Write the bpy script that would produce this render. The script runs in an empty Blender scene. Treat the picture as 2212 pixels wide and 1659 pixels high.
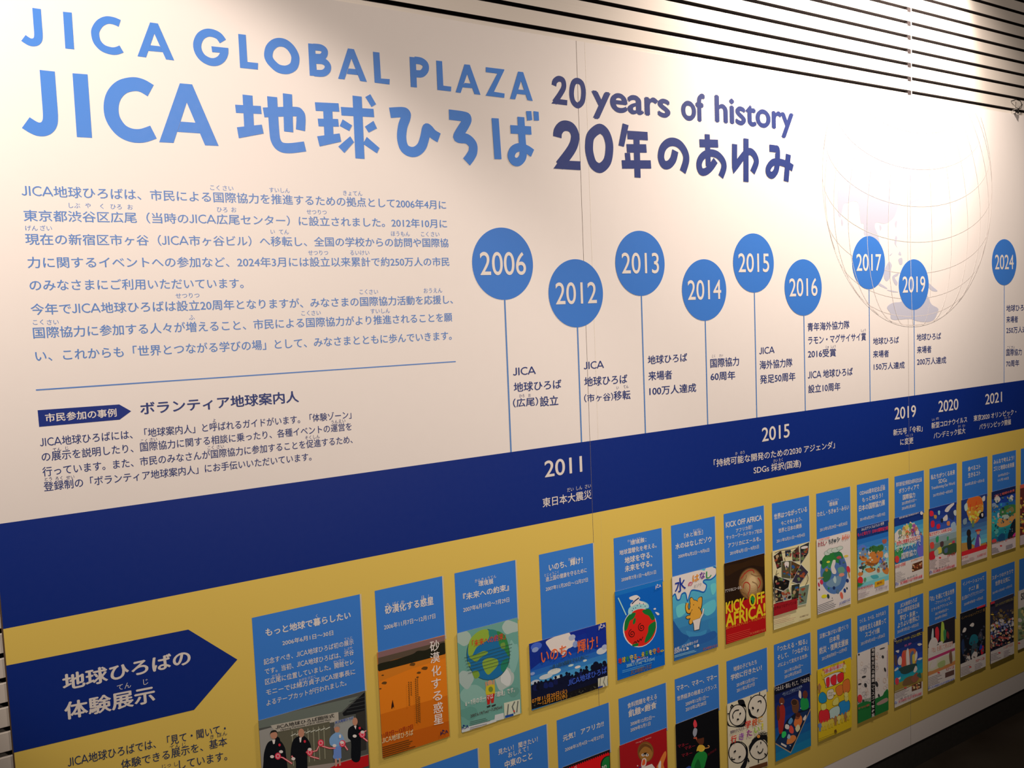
import bpy, math, random
from mathutils import Matrix, Vector

# ------------------------------------------------------------------ camera, world, lamps, exposure
IMG_W, IMG_H = 2212, 1659
U = 0.105                       # half the width of an A4 leaflet: the unit the wall was measured in
FOC, YAW, PITCH, ROLL = 1888.069, 0.567742, -0.0772532, -0.0414026
DIST = U / 0.0482050            # camera to panel face
CAM_Z = 18.27 * U + 0.11        # camera height over the floor
sc = bpy.context.scene
COL = sc.collection
fw = Vector((math.sin(YAW) * math.cos(PITCH), math.cos(YAW) * math.cos(PITCH), math.sin(PITCH)))
rt = fw.cross(Vector((0, 0, 1))).normalized()
up = rt.cross(fw)
cr_, sr_ = math.cos(ROLL), math.sin(ROLL)
RT, UP = cr_ * rt + sr_ * up, -sr_ * rt + cr_ * up
cam = bpy.data.cameras.new('camera')
cam.sensor_width = 36.0
cam.lens = FOC / IMG_W * 36.0
cam.clip_start, cam.clip_end = 0.02, 60
cam_o = bpy.data.objects.new('camera', cam)
COL.objects.link(cam_o)
cam_o.matrix_world = Matrix((
    (RT.x, UP.x, -fw.x, 0), (RT.y, UP.y, -fw.y, -DIST), (RT.z, UP.z, -fw.z, CAM_Z), (0, 0, 0, 1)))
sc.camera = cam_o

world = bpy.data.worlds.new('room_light')
sc.world = world
world.use_nodes = True
bg = world.node_tree.nodes['Background']
bg.inputs[0].default_value = (1.0, 0.80, 0.62, 1)
bg.inputs[1].default_value = 0.004

sc.view_settings.view_transform = 'Standard'
sc.view_settings.look = 'None'
sc.view_settings.exposure = 0.0
sc.view_settings.gamma = 1.0
sc.view_settings.use_curve_mapping = False

# ceiling spotlights of the corridor, aimed at the wall: x, out from wall, z, ln strength, aim x, aim z, half cone, blend (units U)
LAMPS = [(-6.738, 10.43, 12.165, 5.634, 2.614, 1.619, 26.0, 0.42),
         (16.498, 44.2, 10.017, 6.60, 19.795, 8.523, 37.694, 1.0),
         (30.0, 5.4, 16.8, 6.08, 29.5, 0.5, 61.5, 0.8)]
ADDED_SLAT_LAMP = (34.5, 5.0, 15.5, 5.2, 31.5, 10.5, 46.0, 0.6)  # extra spot added to brighten the slats at right, not a known lamp
TINT = (1.25, 1.0, 0.835)
AMB = 0.004


def spot(x, d, z, li, ax, az, cone, bl):
    l = bpy.data.lights.new('ceiling_or_added_spot', 'SPOT')
    l.energy = math.exp(li) * U * U * 4 * math.pi ** 2 / 0.8
    l.color = TINT
    l.spot_size = math.radians(2 * cone)
    l.spot_blend = bl
    l.shadow_soft_size = 0.045
    o = bpy.data.objects.new('ceiling_or_added_spot', l)
    COL.objects.link(o)
    p = Vector((x * U, -d * U, z * U + CAM_Z))
    a = Vector((ax * U, 0, az * U + CAM_Z))
    o.location = p
    o.rotation_euler = (a - p).to_track_quat('-Z', 'Y').to_euler()
    return o


for L in LAMPS + [ADDED_SLAT_LAMP]:
    spot(*L)


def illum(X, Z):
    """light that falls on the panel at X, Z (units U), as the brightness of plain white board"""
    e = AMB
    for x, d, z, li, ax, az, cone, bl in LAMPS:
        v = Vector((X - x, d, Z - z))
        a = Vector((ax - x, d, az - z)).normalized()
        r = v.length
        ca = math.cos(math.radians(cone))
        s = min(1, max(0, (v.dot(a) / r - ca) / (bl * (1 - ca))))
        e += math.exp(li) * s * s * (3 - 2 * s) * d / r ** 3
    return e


# ------------------------------------------------------------------ helpers: photo measurements to wall positions
CRP = [0.0, 0.0, 1.0]


def cr(ox, oy, src=1.0, view=1.0):
    CRP[:] = [ox, oy, src / view]


def W(x, y, t=0.0):
    """where the sight line through a measured point meets the plane t metres in front of the panel face -> (X, Z) in metres, Z from camera height"""
    x = CRP[0] + x * CRP[2]
    y = CRP[1] + y * CRP[2]
    d = fw + RT * ((x - IMG_W / 2) / FOC) + UP * (-(y - IMG_H / 2) / FOC)
    k = (DIST - t) / d.y
    return d.x * k, d.z * k


def lin(v):
    v /= 255.0
    return v / 12.92 if v <= 0.04045 else ((v + 0.055) / 1.055) ** 2.4


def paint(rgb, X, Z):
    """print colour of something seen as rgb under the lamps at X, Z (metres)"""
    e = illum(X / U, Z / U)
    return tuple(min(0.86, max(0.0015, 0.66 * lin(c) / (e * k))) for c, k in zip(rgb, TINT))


# ------------------------------------------------------------------ materials
def mat(name, rough=0.5, spec=0.5, metal=0.0, color=(.8, .8, .8), noise=0.04, scale=60.0, attr=False, bump=0.0, stretch=None):
    m = bpy.data.materials.new(name)
    m.use_nodes = True
    nt = m.node_tree
    b = nt.nodes['Principled BSDF']
    b.inputs['Metallic'].default_value = metal
    b.inputs['Specular IOR Level'].default_value = spec
    tc = nt.nodes.new('ShaderNodeTexCoord')
    mp = nt.nodes.new('ShaderNodeMapping')
    if stretch:
        mp.inputs['Scale'].default_value = stretch
    nt.links.new(tc.outputs['Object'], mp.inputs['Vector'])
    nz = nt.nodes.new('ShaderNodeTexNoise')
    nz.inputs['Scale'].default_value = scale
    nz.inputs['Detail'].default_value = 3
    nt.links.new(mp.outputs['Vector'], nz.inputs['Vector'])
    mr = nt.nodes.new('ShaderNodeMapRange')
    mr.inputs['To Min'].default_value = rough - noise
    mr.inputs['To Max'].default_value = rough + noise
    nt.links.new(nz.outputs['Fac'], mr.inputs['Value'])
    nt.links.new(mr.outputs['Result'], b.inputs['Roughness'])
    if attr:
        a = nt.nodes.new('ShaderNodeAttribute')
        a.attribute_name = 'ink'
        nt.links.new(a.outputs['Color'], b.inputs['Base Color'])
    else:
        mx = nt.nodes.new('ShaderNodeMix')
        mx.data_type = 'RGBA'
        mx.inputs[6].default_value = (*[c * (1 - noise) for c in color], 1)
        mx.inputs[7].default_value = (*[min(1, c * (1 + noise)) for c in color], 1)
        nt.links.new(nz.outputs['Fac'], mx.inputs[0])
        nt.links.new(mx.outputs[2], b.inputs['Base Color'])
    if bump:
        bp = nt.nodes.new('ShaderNodeBump')
        bp.inputs['Strength'].default_value = bump
        bp.inputs['Distance'].default_value = 0.001
        nt.links.new(nz.outputs['Fac'], bp.inputs['Height'])
        nt.links.new(bp.outputs['Normal'], b.inputs['Normal'])
    return m


M_INK = mat('printed_ink', 0.45, 0.38, attr=True)
M_BOARD = mat('white_laminated_board', 0.45, 0.4, color=(.80, .80, .80), noise=.012, scale=25)
M_STRIP = mat('dark_brown_strip', 0.7, 0.3, color=(.10, .065, .04))
M_PAPER = mat('leaflet_paper', 0.6, 0.3, color=(.22, .21, .20))
M_SLAT = mat('brushed_aluminium', 0.36, 0.5, metal=0.2, color=(.74, .725, .68), noise=.03, scale=8, stretch=(.4, 30, 90))
M_BACK = mat('dark_groove', 0.8, 0.1, color=(.035, .03, .032))  # groove shade put into the colour; the dark joint brackets share it
M_JOINT = mat('joint_aluminium', 0.35, 0.5, metal=.5, color=(.85, .85, .86))
M_FLOOR = mat('dark_floor', 0.5, 0.2, color=(.008, .006, .004), noise=.25, scale=5)
M_SKIRT = mat('dark_skirting', 0.5, 0.3, color=(.03, .03, .028), noise=.2)
M_CHROME = mat('chrome', 0.08, 0.5, metal=1, color=(.8, .8, .8), noise=.02)

PANEL_T = 0.012


# ------------------------------------------------------------------ objects
def tag(o, label=None, cat=None, group=None, kind=None):
    for k, v in (('label', label), ('category', cat), ('group', group), ('kind', kind)):
        if v:
            o[k] = v
    return o


AT = {}


def link(name, me, parent=None, label=None):
    o = bpy.data.objects.new(name, me)
    COL.objects.link(o)
    if parent is not None:
        o.parent = parent
        o.matrix_parent_inverse = Matrix.Translation(-Vector(AT.get(parent.name, (0, 0, 0))))
    if label:
        o['label'] = label
    return o


def empty(name, loc):
    o = bpy.data.objects.new(name, None)
    o.empty_display_size = 0.05
    COL.objects.link(o)
    o.location = loc
    AT[o.name] = loc
    return o


class Solid:
    """boxes and tubes collected into one mesh"""
    def __init__(s):
        s.v, s.f = [], []

    def box(s, x0, x1, y0, y1, z0, z1):
        n = len(s.v)
        s.v += [(x, y, z) for x in (x0, x1) for y in (y0, y1) for z in (z0, z1)]
        s.f += [tuple(n + i for i in q) for q in ((0, 1, 3, 2), (4, 6, 7, 5), (0, 4, 5, 1), (2, 3, 7, 6), (0, 2, 6, 4), (1, 5, 7, 3))]
        return s

    def tube(s, pts, r, k=10):
        pts = [Vector(p) for p in pts]
        n0 = len(s.v)
        for i, p in enumerate(pts):
            d = (pts[min(i + 1, len(pts) - 1)] - pts[max(i - 1, 0)]).normalized()
            a = d.cross(Vector((0.3, 1, 0.2))).normalized()
            b = d.cross(a)
            for j in range(k):
                t = 2 * math.pi * j / k
                s.v.append(tuple(p + a * (r * math.cos(t)) + b * (r * math.sin(t))))
        for i in range(len(pts) - 1):
            for j in range(k):
                s.f.append((n0 + i * k + j, n0 + i * k + (j + 1) % k, n0 + (i + 1) * k + (j + 1) % k, n0 + (i + 1) * k + j))
        s.f.append(tuple(n0 + j for j in reversed(range(k))))
        s.f.append(tuple(n0 + (len(pts) - 1) * k + j for j in range(k)))
        return s

    def build(s, name, m, parent=None, label=None, bevel=0):
        me = bpy.data.meshes.new(name)
        me.from_pydata(s.v, [], s.f)
        me.materials.append(m)
        o = link(name, me, parent, label)
        if bevel:
            b = o.modifiers.new('bevel', 'BEVEL')
            b.width = bevel
            b.segments = 2
        return o


# ------------------------------------------------------------------ flat print: polygons, strokes and lettering at real wall positions
_cu = bpy.data.curves.new('lettering_font', 'FONT')
_to = bpy.data.objects.new('lettering_font', _cu)
COL.objects.link(_to)
_glyphs = {}


def glyphs(s, res=3):
    if (s, res) not in _glyphs:
        _cu.resolution_u = res
        _cu.body = s
        bpy.context.view_layer.update()
        e = _to.evaluated_get(bpy.context.evaluated_depsgraph_get())
        me = e.to_mesh()
        _glyphs[s, res] = ([(v.co.x, v.co.y) for v in me.vertices], [tuple(p.vertices) for p in me.polygons])
        e.to_mesh_clear()
    return _glyphs[s, res]


def smooth(pts, closed=False, n=6):
    """Catmull-Rom curve through pts"""
    k = len(pts)
    if k < 3:
        return list(pts)
    g = (lambda i: pts[i % k]) if closed else (lambda i: pts[min(max(i, 0), k - 1)])
    out = []
    for i in range(k if closed else k - 1):
        p0, p1, p2, p3 = g(i - 1), g(i), g(i + 1), g(i + 2)
        for j in range(n):
            t = j / n
            out.append(tuple(0.5 * (2 * b + (c - a) * t + (2 * a - 5 * b + 4 * c - d) * t * t + (3 * b - a - 3 * c + d) * t ** 3)
                             for a, b, c, d in zip(p0, p1, p2, p3)))
    if not closed:
        out.append(tuple(pts[-1]))
    return out


def ribbon(pts, w, closed=False):
    """left and right border of a stroke of width w"""
    k = len(pts)
    L, R = [], []
    for i in range(k):
        a = pts[(i - 1) % k] if closed or i else None
        b = pts[(i + 1) % k] if closed or i < k - 1 else None
        p = pts[i]
        d1 = (p[0] - a[0], p[1] - a[1]) if a else (b[0] - p[0], b[1] - p[1])
        d2 = (b[0] - p[0], b[1] - p[1]) if b else d1
        n1 = math.hypot(*d1) or 1e-9
        n2 = math.hypot(*d2) or 1e-9
        d1, d2 = (d1[0] / n1, d1[1] / n1), (d2[0] / n2, d2[1] / n2)
        m = (d1[0] + d2[0], d1[1] + d2[1])
        q = math.hypot(*m)
        m = (m[0] / q, m[1] / q) if q > 1e-6 else d1
        c = max(0.55, m[0] * d1[0] + m[1] * d1[1])
        h = w / 2 / c
        for S, g in ((L, 1), (R, -1)):
            e = (p[0] - m[1] * h * g, p[1] + m[0] * h * g)
            if S and a and (e[0] - S[-1][0]) * d1[0] + (e[1] - S[-1][1]) * d1[1] < 0:
                e = S[-1]          # inside of a tight bend
            S.append(e)
    return L, R


CJK = lambda s: any(ord(c) > 0x2fff and c not in '、。・「」『』（）［］！？：〜～ー―' for c in s)
# "JICA" in round geometric capitals, cap height 0.76, as strokes (points, width, smooth)
GEO = {
    'J': (0.40, [([(.30, .76), (.30, .22), (.27, .09), (.18, .04), (.09, .06), (.02, .13)], 1)]),
    'I': (0.28, [([(.14, 0), (.14, .76)], 0)]),
    'C': (0.70, [([(.65, .64), (.56, .71), (.44, .73), (.28, .69), (.13, .56), (.09, .38), (.13, .20), (.28, .07), (.44, .03), (.56, .05), (.65, .12)], 1)]),
    'A': (0.76, [([(.04, 0), (.37, .76)], 0), ([(.37, .76), (.70, 0)], 0), ([(.17, .22), (.57, .22)], 0)]),
}


def layout(s, res=3):
    """list of (verts, faces) in em units, the word JICA drawn in geometric capitals"""
    parts = s.split('JICA') if CJK(s) or s == 'JICA' else [s]
    x, out = 0.0, []
    for i, q in enumerate(parts):
        if i:
            for ch in 'JICA':
                adv, st = GEO[ch]
                for pts, sm in st:
                    pp = smooth(pts, n=4) if sm else pts
                    L, R = ribbon(pp, .085)
                    n = len(pp)
                    out.append(([(a + x, b) for a, b in L + R], [(j, n + j, n + j + 1, j + 1) for j in range(n - 1)]))
                x += adv
        if q:
            v, f = glyphs(q, res)
            if v:
                out.append(([(a + x, b) for a, b in v], f))
            ref = max(a for a, b in glyphs(q + 'l', res)[0]) - max(a for a, b in glyphs('l', res)[0])
            x += ref
    return out


class Print:
    def __init__(s, t, step=1.2e-5):
        s.v, s.f, s.c = [], [], []
        s.t, s.step = t, step
        s.at = s.rect = None

    def col(s, c, X, Z):
        if isinstance(c[0], int):
            if s.at:
                X, Z = s.at
            return paint(c, X, Z)
        return c

    def raw(s, pts, faces, c, ramp=0.0):
        """pts in metres on the wall plane"""
        n = len(s.v)
        mx = sum(p[0] for p in pts) / len(pts)
        mz = sum(p[1] for p in pts) / len(pts)
        c = s.col(c, mx, mz)
        k = len(pts)
        up_ = (lambda i: (i % (k // 2)) * ramp * 2 / k) if ramp else (lambda i: 0)
        s.v += [(p[0], -s.t - up_(i), p[1] + CAM_Z) for i, p in enumerate(pts)]
        x0, x1, zt, zb = s.rect or (-99, 99, 99, -99)
        for f in faces:
            q = [pts[i] for i in f]
            if all(x0 <= p[0] <= x1 and zb <= p[1] <= zt for p in q):
                s.f.append(tuple(n + i for i in f))
                s.c.append(c)
                continue
            for ax, lim, sg in ((0, x0, 1), (0, x1, -1), (1, zb, 1), (1, zt, -1)):   # trimmed at the edge of the sheet
                o = []
                for i, p in enumerate(q):
                    r = q[i - 1]
                    a, b = (r[ax] - lim) * sg, (p[ax] - lim) * sg
                    if (a < 0) != (b < 0):
                        h = a / (a - b)
                        o.append((r[0] + (p[0] - r[0]) * h, r[1] + (p[1] - r[1]) * h))
                    if b >= 0:
                        o.append(p)
                q = o
            if len(q) > 2:
                m = len(s.v)
                s.v += [(p[0], -s.t, p[1] + CAM_Z) for p in q]
                s.f.append(tuple(range(m, m + len(q))))
                s.c.append(c)
        s.t += ramp
        s.t += s.step
        return s

    def face(s, p, c):
        a = sum(p[i - 1][0] * p[i][1] - p[i][0] * p[i - 1][1] for i in range(len(p)))
        if a < 0:
            p = p[::-1]
        return s.raw(p, [tuple(range(len(p)))], c)

    def poly(s, txt, c):
        return s.face([W(*p, s.t) for p in P(txt)], c)

    def blob(s, txt, c):
        return s.face(smooth([W(*p, s.t) for p in P(txt)], True, 5), c)

    def ell(s, x, y, rx, ry, c, rot=0.0, k=28):
        q = []
        for i in range(k):
            t = 2 * math.pi * i / k
            a, b = rx * math.cos(t), ry * math.sin(t)
            q.append(W(x + a * math.cos(rot) - b * math.sin(rot), y + a * math.sin(rot) + b * math.cos(rot), s.t))
        return s.face(q, c)

    def ring(s, x, y, rx, ry, w, c, k=32):
        q = [W(x + rx * math.cos(2 * math.pi * i / k), y + ry * math.sin(2 * math.pi * i / k), s.t) for i in range(k)]
        return s.rib(q, w, c, True)

    def rib(s, q, w, c, closed=False):
        L, R = ribbon(q, w, closed)
        n = len(q)
        m = n if closed else n - 1
        return s.raw(L + R, [(j, n + j, n + (j + 1) % n, (j + 1) % n) for j in range(m)], c, 0 if closed or n < 8 else 6e-5)

    def line(s, txt, w, c, sm=False, closed=False):
        """stroke through measured points, w = its measured level width"""
        pp = P(txt)
        m = pp[len(pp) // 2]
        wd = W(m[0] + w / 2, m[1], s.t)[0] - W(m[0] - w / 2, m[1], s.t)[0]
        q = [W(*p, s.t) for p in pp]
        if sm:
            q = smooth(q, closed)
        return s.rib(q, wd, c, closed)

    def text(s, st, x0, y0, x1, y1, h, c, bold=0.0, res=3, latin=False):
        """lettering whose ink runs from x0,y0 to x1,y1 along the foot; h = height of its characters at x0 (measured)"""
        (ax, az), (bx, bz) = W(x0, y0, s.t), W(x1, y1, s.t)
        hh = W(x0, y0 - h, s.t)[1] - az
        lay = layout(st, res)
        if not lay:
            return s
        if CJK(st) or not latin:
            em, base = hh / .93, .08
        else:
            ys = [b for v, f in lay for a, b in v]
            em, base = hh / (max(ys) - min(ys)), -min(ys)
        x_min = min(a for v, f in lay for a, b in v) - bold
        x_max = max(a for v, f in lay for a, b in v) + bold
        kx = (bx - ax) / (x_max - x_min)
        sl = (bz - az) / (bx - ax)
        offs = [(0, 0)]
        if bold:
            offs = [(-bold, 0), (bold, 0), (0, bold * .8), (0, -bold * .8)]
        t0 = s.t
        for i, (ox, oy) in enumerate(offs):
            s.t = t0 + i * s.step
            for v, f in lay:
                pts = []
                for a, b in v:
                    X = ax + (a + ox - x_min) * kx
                    pts.append((X, az + (X - ax) * sl + (b + oy + base) * em))
                s.raw(pts, f, c)
        s.t = t0 + (6 * s.step if s.at else 0)
        return s

    def ruby(s, st, x, y, h, c, k=1.0):
        """small reading aid centred on x, y"""
        cx, cz = W(x, y, s.t)
        hh = W(x, y - h, s.t)[1] - cz
        (v, f), = [glyphs(st, 2)]
        em = hh / .86
        xs = [a for a, b in v]
        m = (min(xs) + max(xs)) / 2
        t = s.t
        s.raw([(cx + (a - m) * em * k, cz + (b - .38) * em) for a, b in v], f, c)
        s.t = t
        return s

    def small(s, x0, y0, x1, y1, n, gap, w, c):
        """rows of print too small to read"""
        rnd = random.Random(int(x0 * 7 + y0))
        for i in range(n):
            e = x0 + (x1 - x0) * rnd.uniform(.55, 1)
            q = [W(x0, y0 + gap * i, s.t), W(e, y0 + gap * i + (y1 - y0) * (e - x0) / (x1 - x0), s.t)]
            m = (x0 + x1) / 2, y0 + gap * i
            s.rib(q, W(m[0] + w / 2, m[1], s.t)[0] - W(m[0] - w / 2, m[1], s.t)[0], c)
        return s

    def flecks(s, quad, n, cols, r0, r1, seed):
        """painted dabs inside a four-cornered field"""
        rnd = random.Random(seed)
        a, b, c_, d = P(quad)
        for i in range(n):
            u, v = rnd.random(), rnd.random()
            x = (a[0] * (1 - u) + b[0] * u) * (1 - v) + (d[0] * (1 - u) + c_[0] * u) * v
            y = (a[1] * (1 - u) + b[1] * u) * (1 - v) + (d[1] * (1 - u) + c_[1] * u) * v
            s.ell(x, y, rnd.uniform(r0, r1), rnd.uniform(r0, r1) * 1.3, rnd.choice(cols), rnd.uniform(0, 3), 9)
        return s

    def build(s, name, parent=None, label=None):
        me = bpy.data.meshes.new(name)
        me.from_pydata(s.v, [], s.f)
        at = me.attributes.new('ink', 'FLOAT_COLOR', 'CORNER')
        buf = []
        for p, c in zip(me.polygons, s.c):
            buf += [c[0], c[1], c[2], 1.0] * p.loop_total
        at.data.foreach_set('color', buf)
        me.materials.append(M_INK)
        return link(name, me, parent, label)


def P(t):
    return [tuple(float(a) for a in q.split(',')) for q in t.split()] if isinstance(t, str) else t

# ------------------------------------------------------------------ room: slatted aluminium wall, skirting, floor
BEH = (DIST + PANEL_T) / DIST


def zz(u):
    return u * U + CAM_Z


WX0, WX1 = -14 * U, 56 * U
g = Solid().box(WX0, WX1, PANEL_T + .026, PANEL_T + .05, 0, zz(17))
back = tag(g.build('wall_back', M_BACK), 'aluminium wall of horizontal slats behind the exhibition panels', 'wall', kind='structure')
g = Solid()
PITCH_S, GAP = .5237 * BEH, .115 * BEH
JX = 32.27 * U * BEH
k = -36
while True:
    z0 = 8.066 * BEH + k * PITCH_S + GAP / 2
    z1 = z0 + PITCH_S - GAP
    if z0 > 16.5:
        break
    if zz(z0) > 0.115:
        for a, b in ((WX0, JX - .004), (JX + .004, WX1)):
            g.box(a, b, PANEL_T, PANEL_T + .0262, zz(z0), zz(z1))
    k += 1
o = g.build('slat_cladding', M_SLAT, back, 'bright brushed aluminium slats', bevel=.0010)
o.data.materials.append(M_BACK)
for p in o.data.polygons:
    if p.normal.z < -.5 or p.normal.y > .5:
        p.material_index = 1            # undersides and backs coloured dark to stand in for groove shade
g = Solid().box(JX - .0022, JX + .0022, PANEL_T - .001, PANEL_T + .0265, zz(7.95), zz(16.5))
g.build('joint_strip', M_JOINT, back, 'thin light vertical joint strip')
k = 0
while 8.066 * BEH + k * PITCH_S < 15:
    z = 8.066 * BEH + k * PITCH_S
    Solid().box(JX - .026, JX - .0045, PANEL_T - .0006, PANEL_T + .012, zz(z - .115), zz(z + .045)).build('joint_bracket', M_BACK, back, 'dark bracket at the slat joint')
    k += 1

tag(Solid().box(WX0, WX1, .002, PANEL_T + .02, 0, .109).build('baseboard_back', M_SKIRT), 'dark skirting under the exhibition panels', 'baseboard', kind='structure')
tag(Solid().box(WX0, WX1, -4.5, PANEL_T + .05, -.05, 0).build('floor', M_FLOOR), 'dark polished floor in front of the panels', 'floor', kind='structure')

# ------------------------------------------------------------------ colours of the print
WHITE = (.80, .795, .78)
NAVY = (.003, .025, .24)
YELLOW = (.77, .605, .13)
BLUE = (.044, .20, .68)
SKY = (.055, .235, .76)
LINE = (.085, .24, .62)
INTRO = (.10, .25, .66)
DARK = (.022, .045, .21)
DARK2 = (.03, .05, .20)
CAPB = (.044, .235, .80)
CREAM = (.74, .73, .71)

# ------------------------------------------------------------------ the three big exhibition panels
TOP, BT, BB, WS, BOT = 7.89, -3.83, -6.035, -17.43, -18.27


def panel(x0, x1, label):
    p = empty('display_panel', (((x0 + x1) / 2) * U, PANEL_T / 2, zz(BOT)))
    tag(p, label, 'exhibition panel', 'exhibition panels along the slatted wall')
    a, b = x0 * U, x1 * U
    Solid().box(a, b, 0, PANEL_T, zz(BOT), zz(TOP)).build('board', M_BOARD, p, 'white laminated board')

    def field(name, z0, z1, c, t, label):
        q = Print(t)
        q.face([(a, z0 * U), (b, z0 * U), (b, z1 * U), (a, z1 * U)], c)
        return q.build(name, p, label)
    field('navy_band', BB, BT, NAVY, .0003, 'navy timeline band')
    field('yellow_field', WS, BB, YELLOW, .0003, 'yellow field below the navy band')
    return p


P_L = panel(.46, 15.915, 'first exhibition panel from the left, with the large blue heading and the introduction text')
P_M = panel(15.93, 31.955, 'middle exhibition panel, carrying the discs 2013 to 2017 and most of the pale globe')
P_R = panel(31.97, 48.0, 'last exhibition panel on the right, with the 2024 disc')
Solid().box(.43 * U, .459 * U, .0005, PANEL_T, zz(BOT), zz(TOP)).build('edge_strip', M_STRIP, P_L, 'dark brown edge')  # thin dark brown strip along the left panel
for x0, x1, par in ((15.915, 15.93, P_L), (31.955, 31.97, P_M)):
    Solid().box(x0 * U, x1 * U, .0004, PANEL_T, zz(BOT), zz(TOP)).build('seam_shade_strip', M_STRIP, par, 'fine dark seam between two panels')  # dark strip added in the gap, its shade put into the colour
q = Print(.0004)
for z0, z1, c in ((BT, TOP, (.86, .84, .76)), (WS, BB, (.80, .66, .20))):
    q.face([(16.235 * U, z0 * U), (16.245 * U, z0 * U), (16.245 * U, z1 * U), (16.235 * U, z1 * U)], c)
q.build('film_edge', P_M, 'fine light edge of the laminating film')

# ---- pale globe behind the timeline
q = Print(.0002, 4e-6)
PALE, PALE2 = (.50, .545, .68), (.69, .67, .66)
cr(1740, 200, 472, 1506)
LAND = [
    "190,120 250,190 330,150 420,120 520,110 640,120 760,150 850,200 870,290 790,330 780,480 760,570 700,640 655,650 640,620 615,625 620,660 640,675 625,700 640,760 620,840 590,880 545,905 490,895 478,925 500,985 510,1040 470,1000 430,985 405,980 400,905 380,895 365,770 330,750 300,760 265,770 250,830 240,858 225,830 222,700 232,600 215,480 190,400 192,290 200,240 185,230",
    "165,190 190,240 175,320 185,400 190,450 155,475 130,455 130,360 145,260",
    "690,650 700,690 695,735 685,700", "800,545 820,590 800,615 790,590", "800,620 797,700 780,740 740,755 710,780 712,755 750,735 780,690",
    "250,870 260,900 252,920 245,890", "622,885 632,890 625,930 615,905", "510,910 525,930 515,950", "620,990 632,1000 625,1050 640,1075 615,1040",
    "650,1095 660,1120 640,1115", "640,1150 665,1140 668,1180 650,1185", "600,1105 585,1125 580,1120",
    "575,1165 595,1190 590,1215 585,1270 560,1300 540,1270 545,1220", "505,1310 560,1345 555,1352 500,1325", "600,1265 640,1245 635,1262 615,1275 635,1310 625,1330 605,1300",
    "845,1310 880,1340 910,1368 870,1365 840,1330", "560,1360 600,1365 640,1375 600,1375",
    "562,1480 600,1450 660,1440 690,1400 740,1420 790,1440 835,1400 850,1420 870,1460 915,1490 905,1530 880,1570 830,1582 770,1575 720,1560 600,1565 585,1520",
]
for l in LAND:
    q.blob(l, PALE)
# graticule: the sphere seen from above the east Asian coast
cx, cz, rr = 28.62, 0, 0
pl, pr_, pb = W(117, 560), W(1284, 650), W(760, 1606)
cx = (pl[0] + pr_[0]) / 2
rr = (pr_[0] - pl[0]) / 2
cz = pb[1] + rr
LAT0, LON0 = math.radians(24), math.radians(138)


def ortho(lat, lon):
    la, lo = math.radians(lat), math.radians(lon) - LON0
    v = math.sin(LAT0) * math.sin(la) + math.cos(LAT0) * math.cos(la) * math.cos(lo)
    return cx + rr * math.cos(la) * math.sin(lo), cz + rr * (math.cos(LAT0) * math.sin(la) - math.sin(LAT0) * math.cos(la) * math.cos(lo)), v


def grat(seq):
    run = []
    for lat, lon in seq + [(None, None)]:
        ok = lat is not None
        if ok:
            x, z, v = ortho(lat, lon)
            ok = v > 0 and z < TOP * U - .01
        if ok:
            run.append((x, z))
        else:
            if len(run) > 2:
                q.rib(run, .0021, PALE2)
            run = []


for lat in range(-60, 90, 15):
    grat([(lat, lo) for lo in range(-60, 301, 5)])
for lon in range(0, 360, 15):
    grat([(la, lon) for la in range(-90, 86, 5)])
ring = [(cx + rr * math.cos(t * math.pi / 60), cz + rr * math.sin(t * math.pi / 60)) for t in range(121)]
run = []
for p in ring + [None]:
    if p and p[1] < TOP * U - .01:
        run.append(p)
    else:
        if len(run) > 2:
            q.rib(run, .0021, PALE2)
        run = []
globe = q.build('globe_print', P_M, 'very pale grey-blue globe with grid lines')

# ---- headings
q = Print(.0004)
cr(0, 0, 600, 2212)
q.line("291,67 300,190 306,270 302,312 282,334 250,337 220,325 186,302", 68, SKY, True)
q.poly("501,93 571,100 591,393 520,386", SKY)
q.line("953,186 905,166 850,160 798,184 764,232 758,275 775,335 820,382 880,404 925,405 968,390", 64, SKY, True)
for t in ("1195,178 1257,187 1229,268 1163,457 1095,448", "1226,182 1257,187 1387,481 1322,473 1229,268", "1198,360 1272,368 1297,415 1180,405"):
    q.poly(t, SKY)
q.line("1775,330 1742,287 1690,263 1640,263 1595,292 1571,350 1580,410 1615,460 1670,490 1720,492 1762,468 1785,425 1787,385", 64, SKY, True)
q.poly("1683,368 1818,382 1816,424 1690,415", SKY)
q.poly("1897,270 1957,277 1970,493 2055,502 2053,554 1912,540", SKY)
cr(450, 0, 600, 2212)
q.line("478,435 490,385 525,348 568,336 615,347 658,383 688,435 693,480 680,525 645,550 605,556 555,543 510,505 485,470", 64, SKY, True, True)
q.poly("795,345 848,350 866,605 808,602", SKY)
q.line("838,374 895,380 925,402 923,435 898,455 840,453", 50, SKY, True)
q.line("845,480 912,486 948,515 950,552 925,578 890,584 840,580", 50, SKY, True)
for t in ("1112,385 1160,392 1140,465 1085,632 1034,627", "1136,388 1160,392 1263,652 1210,645 1140,465", "1117,545 1173,550 1190,597 1103,588",
          "1312,412 1363,418 1375,625 1445,630 1443,673 1325,658", "1603,452 1652,457 1662,697 1613,692",
          "1815,482 1862,487 1872,682 1935,690 1933,728 1825,716",
          "2040,512 2083,516 2062,590 2010,740 1970,735", "2060,514 2083,516 2168,755 2120,750 2062,590", "2042,660 2092,665 2105,703 2022,695"):
    q.poly(t, SKY)
q.line("1645,479 1695,487 1728,513 1731,550 1712,578 1690,588 1645,586", 50, SKY, True)
cr(1000, 50, 600, 2212)
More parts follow.
